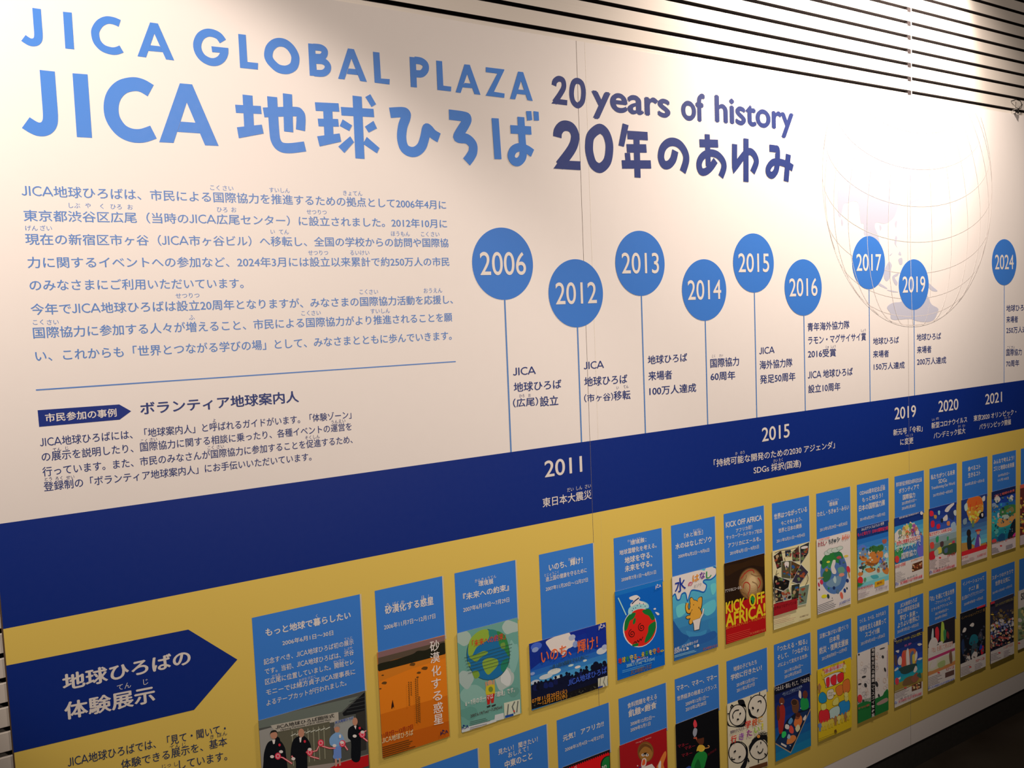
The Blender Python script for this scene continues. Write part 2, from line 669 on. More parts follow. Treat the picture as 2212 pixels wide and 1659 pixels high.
for t in ("183,350 330,368 330,375 300,405 183,390", "278,395 330,375 245,552 182,577", "182,577 240,545 332,560 330,595",
          "440,385 480,390 463,460 417,607 376,602", "460,388 480,390 557,620 515,613 463,460", "440,528 488,532 500,570 427,562"):
    q.poly(t, SKY)
q.build('english_title', P_L, 'light blue English heading in capitals')

q = Print(.0004)
cr(0, 0, 600, 2212)
q.line("376,563 390,750 402,925 392,990 358,1024 310,1030 262,1012 205,976", 120, SKY, True)
q.poly("577,583 697,592 733,1098 612,1091", SKY)
q.line("1200,722 1130,682 1060,670 970,694 908,760 885,850 900,945 960,1032 1040,1075 1130,1081 1222,1052", 118, SKY, True)
for t in ("1432,663 1530,672 1487,815 1382,1138 1268,1132", "1480,667 1530,672 1741,1162 1633,1157 1487,815", "1440,968 1557,977 1592,1062 1412,1050"):
    q.poly(t, SKY)
cr(450, 0, 600, 2212)
for t, w, sm in (("312,757 325,1012", 78, 0), ("217,866 421,876", 62, 0),
                 ("508,770 525,1040 540,1125 580,1170 650,1180 770,1166", 78, 1), ("440,895 680,888 727,902 738,945 734,1037", 72, 1), ("630,747 640,1050", 72, 0),
                 ("852,848 1040,856", 62, 0), ("950,852 962,1110", 72, 0), ("875,975 1036,978", 56, 0),
                 ("1058,885 1318,900", 60, 0), ("1185,765 1208,1263", 72, 0),
                 ("1447,898 1545,893 1575,905 1572,940 1548,1010 1540,1100 1560,1175 1605,1207 1655,1205 1700,1165 1725,1090 1738,1028 1756,1030 1790,1068 1838,1098", 72, 1),
                 ("1917,912 2035,928 2062,945 2045,990 1993,1075 1995,1097 2060,1106 2105,1150 2108,1205 2090,1245 2057,1290", 70, 1)):
    q.line(t, w, SKY, sm)
for t in ("228,1013 425,992 440,1063 243,1100", "867,1085 1045,1062 1058,1128 887,1166", "1290,750 1336,830 1300,852 1250,772", "1070,950 1145,998 1122,1043 1047,1003",
          "1315,962 1343,1022 1277,1056 1247,1008", "1130,1085 1160,1132 1083,1218 1035,1167", "1262,1090 1363,1178 1343,1221 1232,1145"):
    q.poly(t, SKY)
cr(1000, 50, 600, 2212)
for t, w, sm in (("257,757 280,1083", 56, 0), ("380,845 545,855", 54, 0), ("462,747 472,920 480,1010 477,1065 445,1103 405,1098 385,1055 408,1005 460,988 515,1008 555,1036", 56, 1)):
    q.line(t, w, SKY, sm)
for t in ("503,700 545,700 553,772 513,776", "562,700 603,706 607,776 568,775"):
    q.poly(t, SKY)
q.build('japanese_title', P_L, 'bold blue Japanese heading')

q = Print(.0004)
for t, w, sm in (("725,497 733,463 763,443 797,458 803,510 775,565 728,632", 37, 1), ("912,459 944,478 958,520 960,570 950,625 918,655 885,635 868,590 867,530 882,475", 37, 1)):
    q.line(t, w, DARK, sm, sm and t.startswith('912'))
q.poly("705,640 735,600 832,613 830,655", DARK)
q.text('years', 1030, 752, 1655, 816, 213, DARK, .03, 8, True)
q.text('of', 1740, 763, 1930, 786, 218, DARK, .03, 8, True)
cr(1400, 100, 400, 2074)
q.text('history', 752, 936, 1634, 1030, 384, DARK, .03, 8, True)
cr(1000, 50, 600, 2212)
for t, w, sm, cl in (("752,908 758,862 787,825 825,817 866,835 892,885 888,950 855,1020 768,1135", 66, 1, 0),
                     ("1083,842 1130,865 1158,925 1167,1000 1150,1100 1095,1153 1040,1125 1012,1050 1005,975 1020,895", 62, 1, 1),
                     ("1310,890 1472,900", 50, 0, 0), ("1305,997 1462,998", 50, 0, 0), ("1310,1033 1316,1100", 42, 0, 0), ("1267,1125 1498,1125", 49, 0, 0), ("1382,890 1392,1230", 48, 0, 0),
                     ("1692,1016 1675,1085 1640,1126 1600,1124 1578,1070 1590,1000 1630,955 1680,946 1730,970 1770,1030 1778,1095 1751,1185", 50, 1, 0)):
    q.line(t, w, DARK, sm, cl)
q.poly("1273,797 1320,813 1283,985 1240,973", DARK)
q.poly("722,1158 768,1092 937,1100 935,1171", DARK)
cr(1400, 100, 400, 2074)
for t, w, sm in (("577,1085 785,1090", 62, 0), ("663,985 676,1345", 56, 0), ("757,1278 700,1360 640,1405 592,1397 572,1330 590,1260 640,1210 710,1195 780,1218 838,1285 850,1360 815,1462", 60, 1),
                 ("970,1095 970,1330 980,1345 1045,1255 1100,1192 1150,1180 1195,1225 1213,1300 1170,1412", 56, 1), ("1098,1033 1098,1518", 57, 0),
                 ("1360,1140 1425,1148 1450,1165 1449,1290 1435,1390 1392,1443 1350,1420 1350,1360 1400,1300 1480,1298 1560,1325 1622,1364", 54, 1), ("1572,1210 1547,1513", 54, 0)):
    q.line(t, w, DARK, sm)
q.build('anniversary_title', P_M, 'dark navy heading 20 years of history')

# ---- introduction text and volunteer text
q = Print(.0004)
for st, a, b, c, d, h in (
    ('JICA地球ひろばは、市民による国際協力を推進するための拠点として2006年4月に', 46.8, 424, 963.8, 452.4, 25),
    ('東京都渋谷区広尾（当時のJICA広尾センター）に設立されました。2012年10月に', 51.4, 477.5, 965.8, 492.7, 24.5),
    ('現在の新宿区市ヶ谷（JICA市ヶ谷ビル）へ移転し、全国の学校からの訪問や国際協', 55.2, 528.6, 968.9, 533.9, 24.5),
    ('力に関するイベントへの参加など、2024年3月には設立以来累計で約250万人の市民', 60, 579, 970.9, 574.6, 24.5),
    ('のみなさまにご利用いただいています。', 64.6, 628.2, 526.6, 622.6, 24.5),
    ('今年でJICA地球ひろばは設立20周年となりますが、みなさまの国際協力活動を応援し、', 67.1, 680.5, 978.5, 656, 24.5),
    ('国際協力に参加する人々が増えること、市民による国際協力がより推進されることを願', 72.2, 731.2, 977.2, 694.2, 24.5),
    ('い、これからも「世界とつながる学びの場」として、みなさまとともに歩んでいきます。', 77.2, 781.3, 976, 734, 24.5)):
    cr(0, 0)
    q.text(st, a, b, c, d, h, INTRO, .009)
cr(0, 380, 550, 2172)
for st, x, y in (('こく', 1833, 100), ('さい', 1945, 105), ('しぶ', 635, 252), ('や', 750, 252), ('く', 868, 258), ('ひろ', 990, 262), ('お', 1110, 265), ('ひろ', 1895, 287), ('お', 1995, 288),
                 ('げん', 268, 445), ('ざい', 392, 445), ('せつりつ', 1600, 1020), ('こく', 325, 1247), ('さい', 450, 1247), ('ふ', 1635, 1207)):
    q.ruby(st, x, y, 44, INTRO)
cr(500, 380, 500, 1975)
for st, x, y in (('すいしん', 410, 122), ('きょてん', 1035, 148), ('せつりつ', 727, 308), ('い', 352, 475), ('てん', 447, 477), ('ほうもん', 1442, 493), ('こく', 1650, 496), ('さい', 1738, 497), ('せつりつ', 740, 655), ('るいけい', 1095, 655),
                 ('こく', 1127, 988), ('さい', 1213, 988), ('おうえん', 1720, 977), ('こく', 632, 1170), ('さい', 722, 1168), ('すいしん', 1270, 1152)):
    q.ruby(st, x, y, 42, INTRO, .95)
q.build('introduction_text', P_L, 'blue introduction paragraph with small reading aids')
q = Print(.0004)
cr(0, 0)
q.line("77.5,842.5 984.5,781", 2.0, INTRO)
q.build('divider_line', P_L, 'thin blue line under the introduction')

cr(50, 760, 750, 2212)
q = Print(.0004)
q.poly("92,372 612,335 688,378 615,432 102,478", NAVY)
arrow = q.build('heading_arrow', P_L, 'small navy arrow sign with white letters')
q = Print(.0007)
q.text('市民参加の事例', 142, 448, 597, 412, 54, CREAM, .018)
q.build('arrow_lettering', arrow, 'white letters')
q = Print(.0004)
q.text('ボランティア地球案内人', 748, 402, 1758, 320, 80, DARK, .022)
for st, a, b, c, d in (('JICA地球ひろばには、「地球案内人」と呼ばれるガイドがいます。「体験ゾーン」', 108, 607, 2092, 424), ('の展示を説明したり、国際協力に関する相談に乗ったり、各種イベントの運営を', 120, 700, 2094, 499),
                       ('行っています。また、市民のみなさんが国際協力に参加することを促進するため、', 125, 795, 2100, 582), ('登録制の「ボランティア地球案内人」にお手伝いいただいています。', 133, 890, 1838, 692)):
    q.text(st, a, b, c, d, 61, DARK, .007)
for st, x, y in (('よ', 1217, 437), ('てん', 215, 622), ('じ', 278, 613), ('こく', 770, 568), ('さい', 830, 558), ('うんえい', 2008, 443), ('こく', 1195, 610), ('さい', 1256, 603), ('そくしん', 1843, 543), ('とう', 160, 810), ('ろく', 228, 805), ('せい', 300, 798)):
    q.ruby(st, x, y, 24, DARK, .9)
q.build('volunteer_text', P_L, 'dark navy paragraph about the volunteer guides')

# ---- timeline: year discs on stems with their events
EV = {
    '2006': (13.102, 1.4664, P_L, (1060, 640, 500, 2212), [('JICA', 213, 765, 432, 748, 88), ('地球ひろば', 222, 917, 678, 880, 92), ('（広尾）', 215, 1062, 455, 1042, 82), ('設立', 472, 1054, 648, 1040, 96)], [('ひろ', 298, 950), ('お', 372, 945)]),
    '2012': (15.605, .5951, P_L, (1060, 640, 500, 2212), [('JICA', 890, 705, 1083, 690, 84), ('地球ひろば', 896, 863, 1308, 830, 90), ('（市ヶ谷）', 895, 1012, 1172, 994, 75), ('移転', 1178, 996, 1337, 982, 90)], [('い', 1213, 873), ('てん', 1293, 863)]),
    '2013': (18.120, 1.4664, P_M, (1060, 640, 500, 2212), [('地球ひろば', 1503, 652, 1880, 622, 84), ('来場者', 1508, 806, 1735, 790, 88), ('100万人達成', 1518, 950, 1965, 912, 86)], []),
    '2014': (20.835, .5951, P_M, (1500, 640, 400, 2212), [('国際協力', 192, 854, 535, 826, 108), ('60周年', 195, 1010, 490, 990, 104)], [('こく', 230, 712), ('さい', 320, 705)]),
    '2015': (23.185, 1.4664, P_M, (1500, 640, 400, 2212), [('JICA', 775, 700, 958, 683, 95), ('海外協力隊', 780, 874, 1172, 838, 104), ('発足50周年', 785, 1046, 1208, 1004, 104)], []),
    '2016': (25.718, .5951, P_M, (1500, 640, 400, 2212), [('青年海外協力隊', 1352, 418, 1853, 384, 100), ('ラモン・マグサイサイ賞', 1360, 578, 2050, 526, 100), ('2016受賞', 1357, 738, 1693, 716, 98), ('JICA 地球ひろば', 1355, 990, 1893, 942, 98), ('設立10周年', 1362, 1158, 1745, 1120, 98)], [('しょう', 2020, 405), ('じゅ', 1588, 603), ('しょう', 1660, 597)]),
    '2017': (29.481, 1.4664, P_M, (1850, 630, 362, 1623), [('地球ひろば', 162, 514, 412, 498, 68), ('来場者', 162, 641, 315, 631, 70), ('150万人達成', 168, 761, 468, 741, 68)], []),
    '2019': (32.349, .5951, P_R, (1850, 630, 362, 1623), [('地球ひろば', 585, 476, 820, 461, 68), ('来場者', 587, 599, 727, 589, 70), ('200万人達成', 587, 713, 870, 693, 68)], []),
    '2024': (39.013, 1.4664, P_R, (1850, 630, 362, 1623), [('地球ひろば', 1452, 193, 1668, 181, 64), ('来場者', 1452, 303, 1565, 296, 64), ('250万人達成', 1452, 405, 1692, 392, 62), ('国際協力', 1450, 622, 1602, 613, 64), ('70周年', 1450, 729, 1577, 719, 62)], [('こく', 1476, 541), ('さい', 1516, 538)]),
}
for year, (x, z, par, crop, lines, rubies) in EV.items():
    q = Print(.0006)
    q.face([(x * U + U * math.cos(t * math.pi / 36), z * U + U * math.sin(t * math.pi / 36)) for t in range(72)], BLUE)
    disc = q.build('year_disc', par, 'blue disc for the year ' + year)
    q = Print(.0005)
    q.face([((x - .0225) * U, BT * U), ((x + .0225) * U, BT * U), ((x + .0225) * U, (z - .99) * U), ((x - .0225) * U, (z - .99) * U)], LINE)
    q.build('stem', disc, 'thin blue line')
    q = Print(.0010)
    h = .47 * U
    v = layout(year, 8)
    xs = [a for vv, f in v for a, b in vv]
    kx = 1.50 * U / (max(xs) - min(xs))
    mx = (max(xs) + min(xs)) / 2
    for k, (ox, oy) in enumerate(((-.006, 0), (.006, 0), (0, .006), (0, -.006))):
        for vv, f in v:
            q.t = .0010 + k * q.step
            q.raw([(x * U + (a + ox - mx) * kx, (z - .30) * U + (b + oy) * U * .90) for a, b in vv], f, CREAM)
    q.build('year_number', disc, 'white number ' + year)
    q = Print(.0004)
    cr(*crop)
    for st, a, b, c, d, h in lines:
        q.text(st, a, b, c, d, h, DARK, .014)
    for st, a, b in rubies:
        q.ruby(st, a, b, 32, DARK, .9)
    q.build('event_text', disc, 'navy text of the ' + year + ' event')

# ---- white world events on the navy band
BAND = [
    (P_L, (1100, 920, 800, 2212), [('2011', 213, 308, 437, 273, 97, 1), ('東日本大震災', 200, 488, 492, 434, 56, 0)], [('だい', 365, 380), ('しん', 418, 370), ('さい', 470, 360)], 24),
    (P_M, (1100, 920, 800, 2212), [('2015', 1510, 95, 1675, 66, 82, 1), ('「持続可能な開発のための2030 アジェンダ」', 1222, 248, 1945, 132, 47, 0), ('SDGs 採択(国連)', 1460, 288, 1742, 243, 46, 0)], [('か', 1357, 165), ('のう', 1393, 158), ('さい', 1590, 208), ('たく', 1622, 202)], 20),
    (P_M, (1850, 630, 362, 1623), [('2019', 370, 1240, 577, 1211, 115, 1), ('新元号「令和」', 357, 1397, 640, 1352, 62, 0), ('に変更', 425, 1490, 552, 1470, 64, 0)], [('へん', 490, 1393), ('こう', 533, 1388)], 24),
    (P_R, (1850, 630, 362, 1623), [('2020', 795, 1168, 987, 1141, 108, 1), ('新型コロナウイルス', 727, 1329, 1072, 1265, 60, 0), ('パンデミック拡大', 748, 1427, 1055, 1373, 60, 0)], [('しん', 745, 1238), ('がた', 785, 1228), ('かく', 998, 1303), ('だい', 1040, 1297)], 24),
    (P_R, (1850, 630, 362, 1623), [('2021', 1248, 1095, 1410, 1067, 100, 1), ('東京2020 オリンピック・', 1135, 1257, 1548, 1190, 58, 0), ('パラリンピック開催', 1190, 1339, 1497, 1286, 56, 0)], [('かい', 1445, 1222), ('さい', 1480, 1215)], 22),
]
for par, crop, lines, rubies, rh in BAND:
    q = Print(.0008)
    cr(*crop)
    for st, a, b, c, d, h, lat in lines:
        q.text(st, a, b, c, d, h, CREAM, .012, 6 if lat else 3, bool(lat))
    for st, a, b in rubies:
        q.ruby(st, a, b, rh, CREAM, .9)
    q.build('band_event_text', par, 'white text for ' + lines[0][0] + ' on the navy band')

# ---- navy arrow and text at lower left
cr(0, 1200, 560, 2024)
q = Print(.0006)
q.poly("48,860 1470,578 1853,812 1515,1205 108,1540", NAVY)
arrow = q.build('section_arrow', P_L, 'large navy arrow sign with white heading')
q = Print(.0009)
q.text('地球ひろばの', 492, 1058, 1492, 848, 128, CREAM, .03, 5)
q.text('体験展示', 508, 1285, 1215, 1140, 138, CREAM, .026, 5)
q.ruby('てん', 968, 1020, 46, CREAM)
q.ruby('じ', 1137, 985, 46, CREAM)
q.build('arrow_lettering', arrow, 'white heading 地球ひろばの体験展示')
q = Print(.0007)
q.text('JICA地球ひろばでは、「見て・聞いて・', 530, 1655, 1765, 1383, 80, (.03, .05, .13), .01)
q.text('体験できる展示を、基本', 948, 1672, 1775, 1483, 76, (.03, .05, .13), .01)
q.text('しています。', 1400, 1672, 1775, 1598, 78, (.03, .05, .13), .01)
for st, x, y in (('てん', 1365, 1492), ('じ', 1437, 1475), ('き', 1655, 1415), ('ほん', 1735, 1395), ('じっ', 1300, 1640), ('し', 1375, 1627)):
    q.ruby(st, x, y, 34, (.03, .05, .13))
q.build('exhibition_text', P_L, 'dark text on yellow below the large arrow')

# ------------------------------------------------------------------ blue caption blocks over every leaflet, printed on the yellow field
WH = (.80, .80, .79)
R1T, R1B, R2T, R2B = -6.945, -8.70, -12.05, -13.66
C1 = (520, 1240, 300, 1188)
C2 = (780, 1200, 360, 1301)
C4 = (1120, 1160, 340, 1410)
C6 = (1420, 1080, 340, 1659)
C9 = (1740, 1020, 280, 1452)
C12 = (1980, 940, 232, 1203)
D3 = (1200, 1480, 140, 1298)
D4 = (1300, 1440, 460, 2212)
D6 = (1320, 1080, 360, 1572)
D7 = (1600, 1320, 400, 1958)
D9 = (1740, 1260, 472, 1963)
D11 = (1900, 1180, 312, 1618)
D2 = (860, 1540, 500, 2212)
B = .026
# x0, x1, top, bottom, what it says, crop, [(text, x0, y0, x1, y1, height, bold)], [(reading aid, x, y, height)]
CAPS = [
    (5.56, 8.33, R1T, -9.52, 'もっと地球で暮らしたい', C1, [('もっと地球で暮らしたい', 213, 535, 942, 380, 68, B), ('2006年6月1日〜30日', 357, 614, 792, 522, 45, 0.014), ('記念すべき、JICA地球ひろば初の展示', 198, 779, 966, 602, 52, 0.010),
      ('です。当初、JICA地球ひろばは、渋谷', 207, 862, 968, 690, 52, 0.010), ('区広尾に位置していました。開館セレ', 210, 950, 968, 772, 52, 0.010), ('モニーでは緒方貞子JICA理事長に', 218, 1040, 980, 857, 52, 0.010), ('よるテープカットが行われました。', 222, 1130, 905, 952, 52, 0.010)],
     [('く', 650, 358, 24), ('てんじ', 920, 550, 20), ('しぶや', 922, 637, 20), ('ひろお', 303, 867, 20), ('かいかん', 840, 742, 20), ('おがたさだこ', 570, 892, 20)]),
    (8.745, 10.72, R1T, R1B, '砂漠化する惑星', C2, [('砂漠化する惑星', 187, 460, 567, 382, 66, B), ('2006年11月7日〜12月17日', 180, 582, 580, 490, 42, 0.014)], [('さ', 207, 385, 24), ('ばく', 270, 374, 24), ('か', 325, 362, 24), ('ほ', 482, 325, 24), ('し', 535, 315, 24)]),
    (11.105, 13.09, R1T, R1B, '未来への約束', C2, [('環境展', 917, 243, 1033, 220, 42, 0.018), ('『未来への約束』', 797, 352, 1155, 272, 54, B), ('2007年6月19日〜7月29日', 798, 445, 1157, 362, 40, 0.014)], [('かんきょうてん', 972, 180, 22)]),
    (13.91, 15.895, R1T, -9.56, 'いのち、輝け！', C4, [('いのち、輝け！', 273, 307, 575, 236, 64, B), ('途上国の健康を守るために', 245, 402, 612, 316, 44, 0.014), ('2007年11月20日〜12月27日', 245, 488, 622, 400, 40, 0.014)], [('かがや', 478, 195, 22), ('とじょうこく', 297, 328, 22)]),
    (16.70, 18.67, R1T, R1B, '地球を守る、未来を守る。', C4, [('環境展：', 1003, 76, 1145, 42, 42, 0.016), ('地球温暖化を考える。', 905, 166, 1237, 94, 46, 0.016), ('地球を守る、', 952, 242, 1200, 182, 58, B), ('未来を守る。', 953, 317, 1197, 260, 58, B), ('2008年7月1日〜8月31日', 922, 402, 1232, 330, 37, 0.014)], [('かんきょうてん', 1045, 22, 20), ('おんだんか', 1025, 100, 18)]),
    (19.08, 21.05, R1T, R1B, '水のはなしだゾウ', C6, [('［水と衛生］', 283, 402, 480, 362, 48, 0.016), ('水のはなしだゾウ', 190, 524, 572, 440, 62, B), ('2009年6月2日〜9月6日', 220, 617, 547, 545, 42, 0.014)], [('えいせい', 418, 315, 24)]),
    (21.47, 23.44, R1T, R1B, 'KICK OFF AFRICA', C6, [('KICK OFF AFRICA', 722, 294, 1102, 212, 58, B), ('アフリカ初！', 828, 347, 1000, 303, 44, 0.014), ('サッカーワールドカップ記念', 725, 420, 1105, 343, 44, 0.016), ('アフリカにエールを。', 745, 507, 1090, 428, 50, 0.020), ('2010年6月1日〜9月5日', 765, 585, 1070, 510, 42, 0.014)], []),
    (23.86, 25.84, R1T, R1B, '世界はつながっている', C6, [('世界はつながっている', 1230, 210, 1577, 124, 60, B), ('今こそ考えよう、', 1303, 272, 1525, 217, 44, 0.016), ('世界と日本の関係', 1277, 350, 1522, 293, 48, 0.018), ('2011年5月31日〜9月4日', 1257, 454, 1553, 383, 38, 0.014)], []),
    (26.24, 28.20, R1T, R1B, 'わたし・ちきゅう・みらい', C9, [('環境展', 265, 387, 360, 365, 46, 0.018), ('わたし・ちきゅう・みらい', 133, 504, 487, 417, 58, B), ('2013年5月29日〜8月30日', 160, 670, 467, 590, 42, 0.014)], [('かんきょうてん', 312, 315, 22)]),
    (28.61, 30.58, R1T, R1B, 'もっと知ろう！日本の国際協力展', C9, [('ODA60周年記念企画', 608, 264, 890, 198, 54, 0.018), ('もっと知ろう！', 635, 340, 865, 282, 55, 0.020), ('日本の国際協力展', 598, 442, 890, 368, 66, B), ('2014年4月29日〜10月19日', 610, 552, 890, 485, 40, 0.014)], [('きかく', 865, 150, 22), ('こくさいきょうりょくてん', 800, 335, 18)]),
    (30.98, 32.95, R1T, R1B, 'ボランティアで国際協力', C9, [('青年海外協力隊発足50周年記念企画', 1015, 167, 1302, 105, 50, 0.018), ('ボランティアで', 1045, 243, 1272, 183, 56, B), ('国際協力', 1090, 313, 1228, 280, 58, B), ('2015年9月15日〜', 1080, 372, 1245, 325, 38, 0.014), ('2016年2月28日', 1080, 427, 1230, 388, 38, 0.014)], []),
    (33.345, 35.31, R1T, R1B, '私たちがつくる未来SDGs', C12, [('私たちがつくる未来', 160, 502, 430, 440, 56, B), ('SDGs', 245, 542, 340, 522, 44, 0.020), ('Transforming Our World', 165, 622, 428, 562, 44, 0.010), ('2017年3月4日〜8月30日', 185, 695, 402, 640, 36, 0.012)], []),
    (35.72, 37.67, R1T, R1B, '食べるコト 生きるコト', C12, [('食べるコト', 575, 407, 715, 375, 54, B), ('生きるコト', 577, 479, 715, 447, 54, B), ('2018年2月3日〜5月31日', 540, 574, 757, 522, 36, 0.012)], []),
    (38.07, 40.01, R1T, R1B, 'みんなで考えよう！ゴミと地球の未来展', C12, [('みんなで考えよう！', 863, 330, 1092, 276, 52, B), ('ゴミと地球の未来展', 862, 407, 1094, 355, 54, B), ('2019年6月1日〜', 912, 472, 1042, 440, 32, 0.012), ('11月10日', 912, 522, 1030, 495, 32, 0.012)], []),
    (40.44, 42.42, R1T, R1B, '', C12, [], []),
    (9.60, 11.575, R2T, R2B, '', D2, [], []),
    (11.96, 13.94, R2T, R2B, '見たい！聞きたい！おしえて！中東のこと', D2, [('見たい！ 聞きたい！', 958, 404, 1335, 275, 56, 0.016), ('おしえて！', 1053, 432, 1245, 362, 54, 0.016), ('中東のこと', 1020, 534, 1283, 440, 72, B)], []),
    (14.31, 16.29, R2T, R2B, '元気！アフリカ!!', D3, [('元気！ アフリカ!!', 148, 1134, 965, 822, 122, B), ('2008年3月4日〜4月27日', 190, 1338, 958, 1055, 82, 0.014)], []),
    (16.685, 18.66, R2T, R2B, '飢餓×飽食', D4, [('食料問題を考える', 267, 437, 572, 333, 56, 0.018), ('飢餓×飽食', 277, 530, 570, 430, 72, B), ('2008年12月2日〜', 298, 619, 553, 538, 44, 0.014), ('2009年3月1日', 298, 682, 505, 610, 44, 0.014)], [('き', 300, 448, 22), ('が', 357, 430, 22), ('ほうしょく', 518, 375, 22)]),
    (19.055, 21.05, R2T, R2B, 'マネー、マネー、マネー', D4, [('マネー、マネー、マネー', 777, 260, 1197, 128, 62, B), ('世界経済の格差とバランス', 783, 359, 1193, 225, 50, 0.018), ('2009年12月1日〜', 870, 412, 1112, 330, 44, 0.014), ('2010年2月28日', 872, 470, 1083, 395, 44, 0.014)], []),
    (21.44, 23.455, R2T, R2B, '学校に行きたい！', D4, [('地球の子どもたち', 1368, 52, 1610, -28, 50, 0.016), ('学校に行きたい！', 1340, 147, 1662, 37, 60, B), ('2010年12月7日〜', 1400, 214, 1618, 138, 42, 0.014), ('2011年2月27日', 1402, 272, 1587, 200, 42, 0.014)], []),
    (23.825, 25.795, R2T, R2B, 'そして、「つながる」', D7, [('「つたえる・知る」', 392, 434, 702, 343, 58, 0.022), ('そして、「つながる」', 390, 524, 714, 413, 58, 0.022), ('-ITによって変化する世界-', 390, 600, 710, 490, 44, 0.016), ('2011年12月6日〜', 463, 662, 660, 588, 40, 0.014), ('2012年2月26日', 463, 717, 640, 650, 40, 0.014)], []),
    (26.19, 28.17, R2T, R2B, '日本発 防災・復興支援展', D7, [('災害に負けない国づくり', 835, 297, 1137, 185, 52, 0.018), ('日本発', 942, 337, 1047, 300, 56, B), ('防災・復興支援展', 833, 460, 1138, 355, 66, B), ('2012年8月8日〜12月9日', 858, 527, 1120, 420, 42, 0.014)], [('ぼうさい', 870, 383, 20), ('ふっこう しえん', 1040, 320, 20)]),
    (28.55, 30.52, R2T, R2B, '地球を支える農業ってスゴイ!?展', D9, [('つくる、たべる、わかちあう', 485, 364, 720, 280, 40, 0.016), ('地球を支える農業って', 485, 439, 724, 358, 50, 0.022), ('スゴイ!?展', 535, 489, 667, 445, 50, 0.022), ('2013年9月10日〜1月26日', 498, 562, 712, 480, 34, 0.012)], []),
    (30.91, 32.86, R2T, R2B, '学び・未来・よりよい世界に！', D9, [('JICA地球ひろば', 850, 224, 1003, 163, 40, 0.016), ('設立10周年記念企画', 828, 282, 1022, 213, 44, 0.018), ('学び・未来・', 848, 340, 1005, 286, 50, B), ('よりよい世界に！', 828, 407, 1020, 333, 50, B), ('2016年7月5日〜9月25日', 825, 454, 1015, 385, 32, 0.012)], []),
    (33.27, 35.235, R2T, R2B, '『衣』を通じて見る世界', D11, [('『衣』を通じて見る世界', 563, 622, 838, 528, 56, 0.022), ('-ファッションを', 620, 657, 790, 600, 40, 0.014), ('ミライのアクションに-', 580, 737, 822, 643, 40, 0.014), ('2017年9月5日〜', 622, 777, 776, 720, 34, 0.012), ('2018年1月8日', 620, 830, 755, 780, 34, 0.012)], []),
    (35.63, 37.60, R2T, R2B, 'イノベーションってナニ？展', D11, [('イノベーションって', 932, 450, 1172, 373, 48, 0.020), ('ナニ？展', 998, 510, 1110, 473, 52, B), ('途上国のアイデアとテクノロジー', 922, 607, 1175, 510, 44, 0.014), ('2018年9月8日〜1月26日', 947, 670, 1157, 590, 34, 0.012)], []),
    (38.0, 39.935, R2T, R2B, 'スポーツのチカラで世界を元気に', D11, [('スポーツのチカラで', 1260, 383, 1497, 298, 48, 0.020), ('世界を元気に', 1297, 447, 1462, 386, 52, 0.022), ('2019年11月20日〜3月31日', 1265, 542, 1482, 455, 30, 0.012)], []),
    (40.33, 42.3, R2T, R2B, '', D11, [], []),
]
for x0, x1, zt, zb, what, crop, lines, rubies in CAPS:
    par = P_L if (x0 + x1) / 2 < 15.92 else P_M if (x0 + x1) / 2 < 31.96 else P_R
    q = Print(.0006)
    q.face([(x0 * U, zb * U), (x1 * U, zb * U), (x1 * U, zt * U), (x0 * U, zt * U)], CAPB)
    q.face([(x1 * U, zb * U), ((x1 + .045) * U, zb * U), ((x1 + .045) * U, zt * U), (x1 * U, zt * U)], (.66, .62, .45))
    blk = q.build('caption_block', par, ('blue caption block reading ' + what) if what else 'plain blue caption block')
    if lines:
        q = Print(.0009)
        cr(*crop)
        for st, a, b, c, d, h, bo in lines:
            q.text(st, a, b, c, d, h, WH, bo, 3, not CJK(st))
        for st, a, b, h in rubies:
            q.ruby(st, a, b, h * 1.15, WH, .95)
        q.build('caption_text', blk, 'white caption text')

# ------------------------------------------------------------------ event leaflets: separate sheets mounted on the panels
TH = .0026                # front of a sheet
BK = .00135              # back of a sheet, just clear of the print
KF = (DIST - TH) / DIST


def leaflet(x0, x1, zt, zb, label, group, name='event_leaflet', cat='leaflet'):
    x0, x1, zt, zb = (v * U * KF for v in (x0, x1, zt, zb))
    loc = ((x0 + x1) / 2, 0.0, CAM_Z + zb)
    g = Solid().box(x0 - loc[0], x1 - loc[0], -TH, -BK, 0, zt - zb)
    me = bpy.data.meshes.new(name)
    me.from_pydata(g.v, [], g.f)
    me.materials.append(M_PAPER)
    o = bpy.data.objects.new(name, me)
    COL.objects.link(o)
    o.location = loc
    AT[o.name] = loc
    tag(o, label, cat, group)
    a = Print(TH + .0002, 1.2e-5)
    a.at = ((x0 + x1) / 2, (zt + zb) / 2)
    a.rect = (x0, x1, zt, zb)
    a.root = o
    return a


def fill(a, c, v0=0.0, v1=1.0, u0=0.0, u1=1.0):
    """a level field of the sheet, v from its top edge"""
    x0, x1, zt, zb = a.rect
    xa, xb = x0 + (x1 - x0) * u0, x0 + (x1 - x0) * u1
    za, zb2 = zt + (zb - zt) * v0, zt + (zb - zt) * v1
    return a.face([(xa, zb2), (xb, zb2), (xb, za), (xa, za)], c)


def bands(a, cols, v0, v1):
    n = len(cols)
    for i, c in enumerate(cols):
        fill(a, c, v0 + (v1 - v0) * i / n, v0 + (v1 - v0) * (i + 1) / n)


def mix(c, d, n):
    return [tuple(int(round(p + (q - p) * i / (n - 1))) for p, q in zip(c, d)) for i in range(n)]


def done(a, extra=None, lab='printed lettering'):
    a.build('picture', a.root)
    if extra is not None:
        extra.build('lettering', a.root, lab)


def over(a):
    """a second print layer of the same sheet, for its lettering"""
    b = Print(a.t + .0002, 1e-5)
    b.at, b.rect, b.root = a.at, a.rect, a.root
    return b


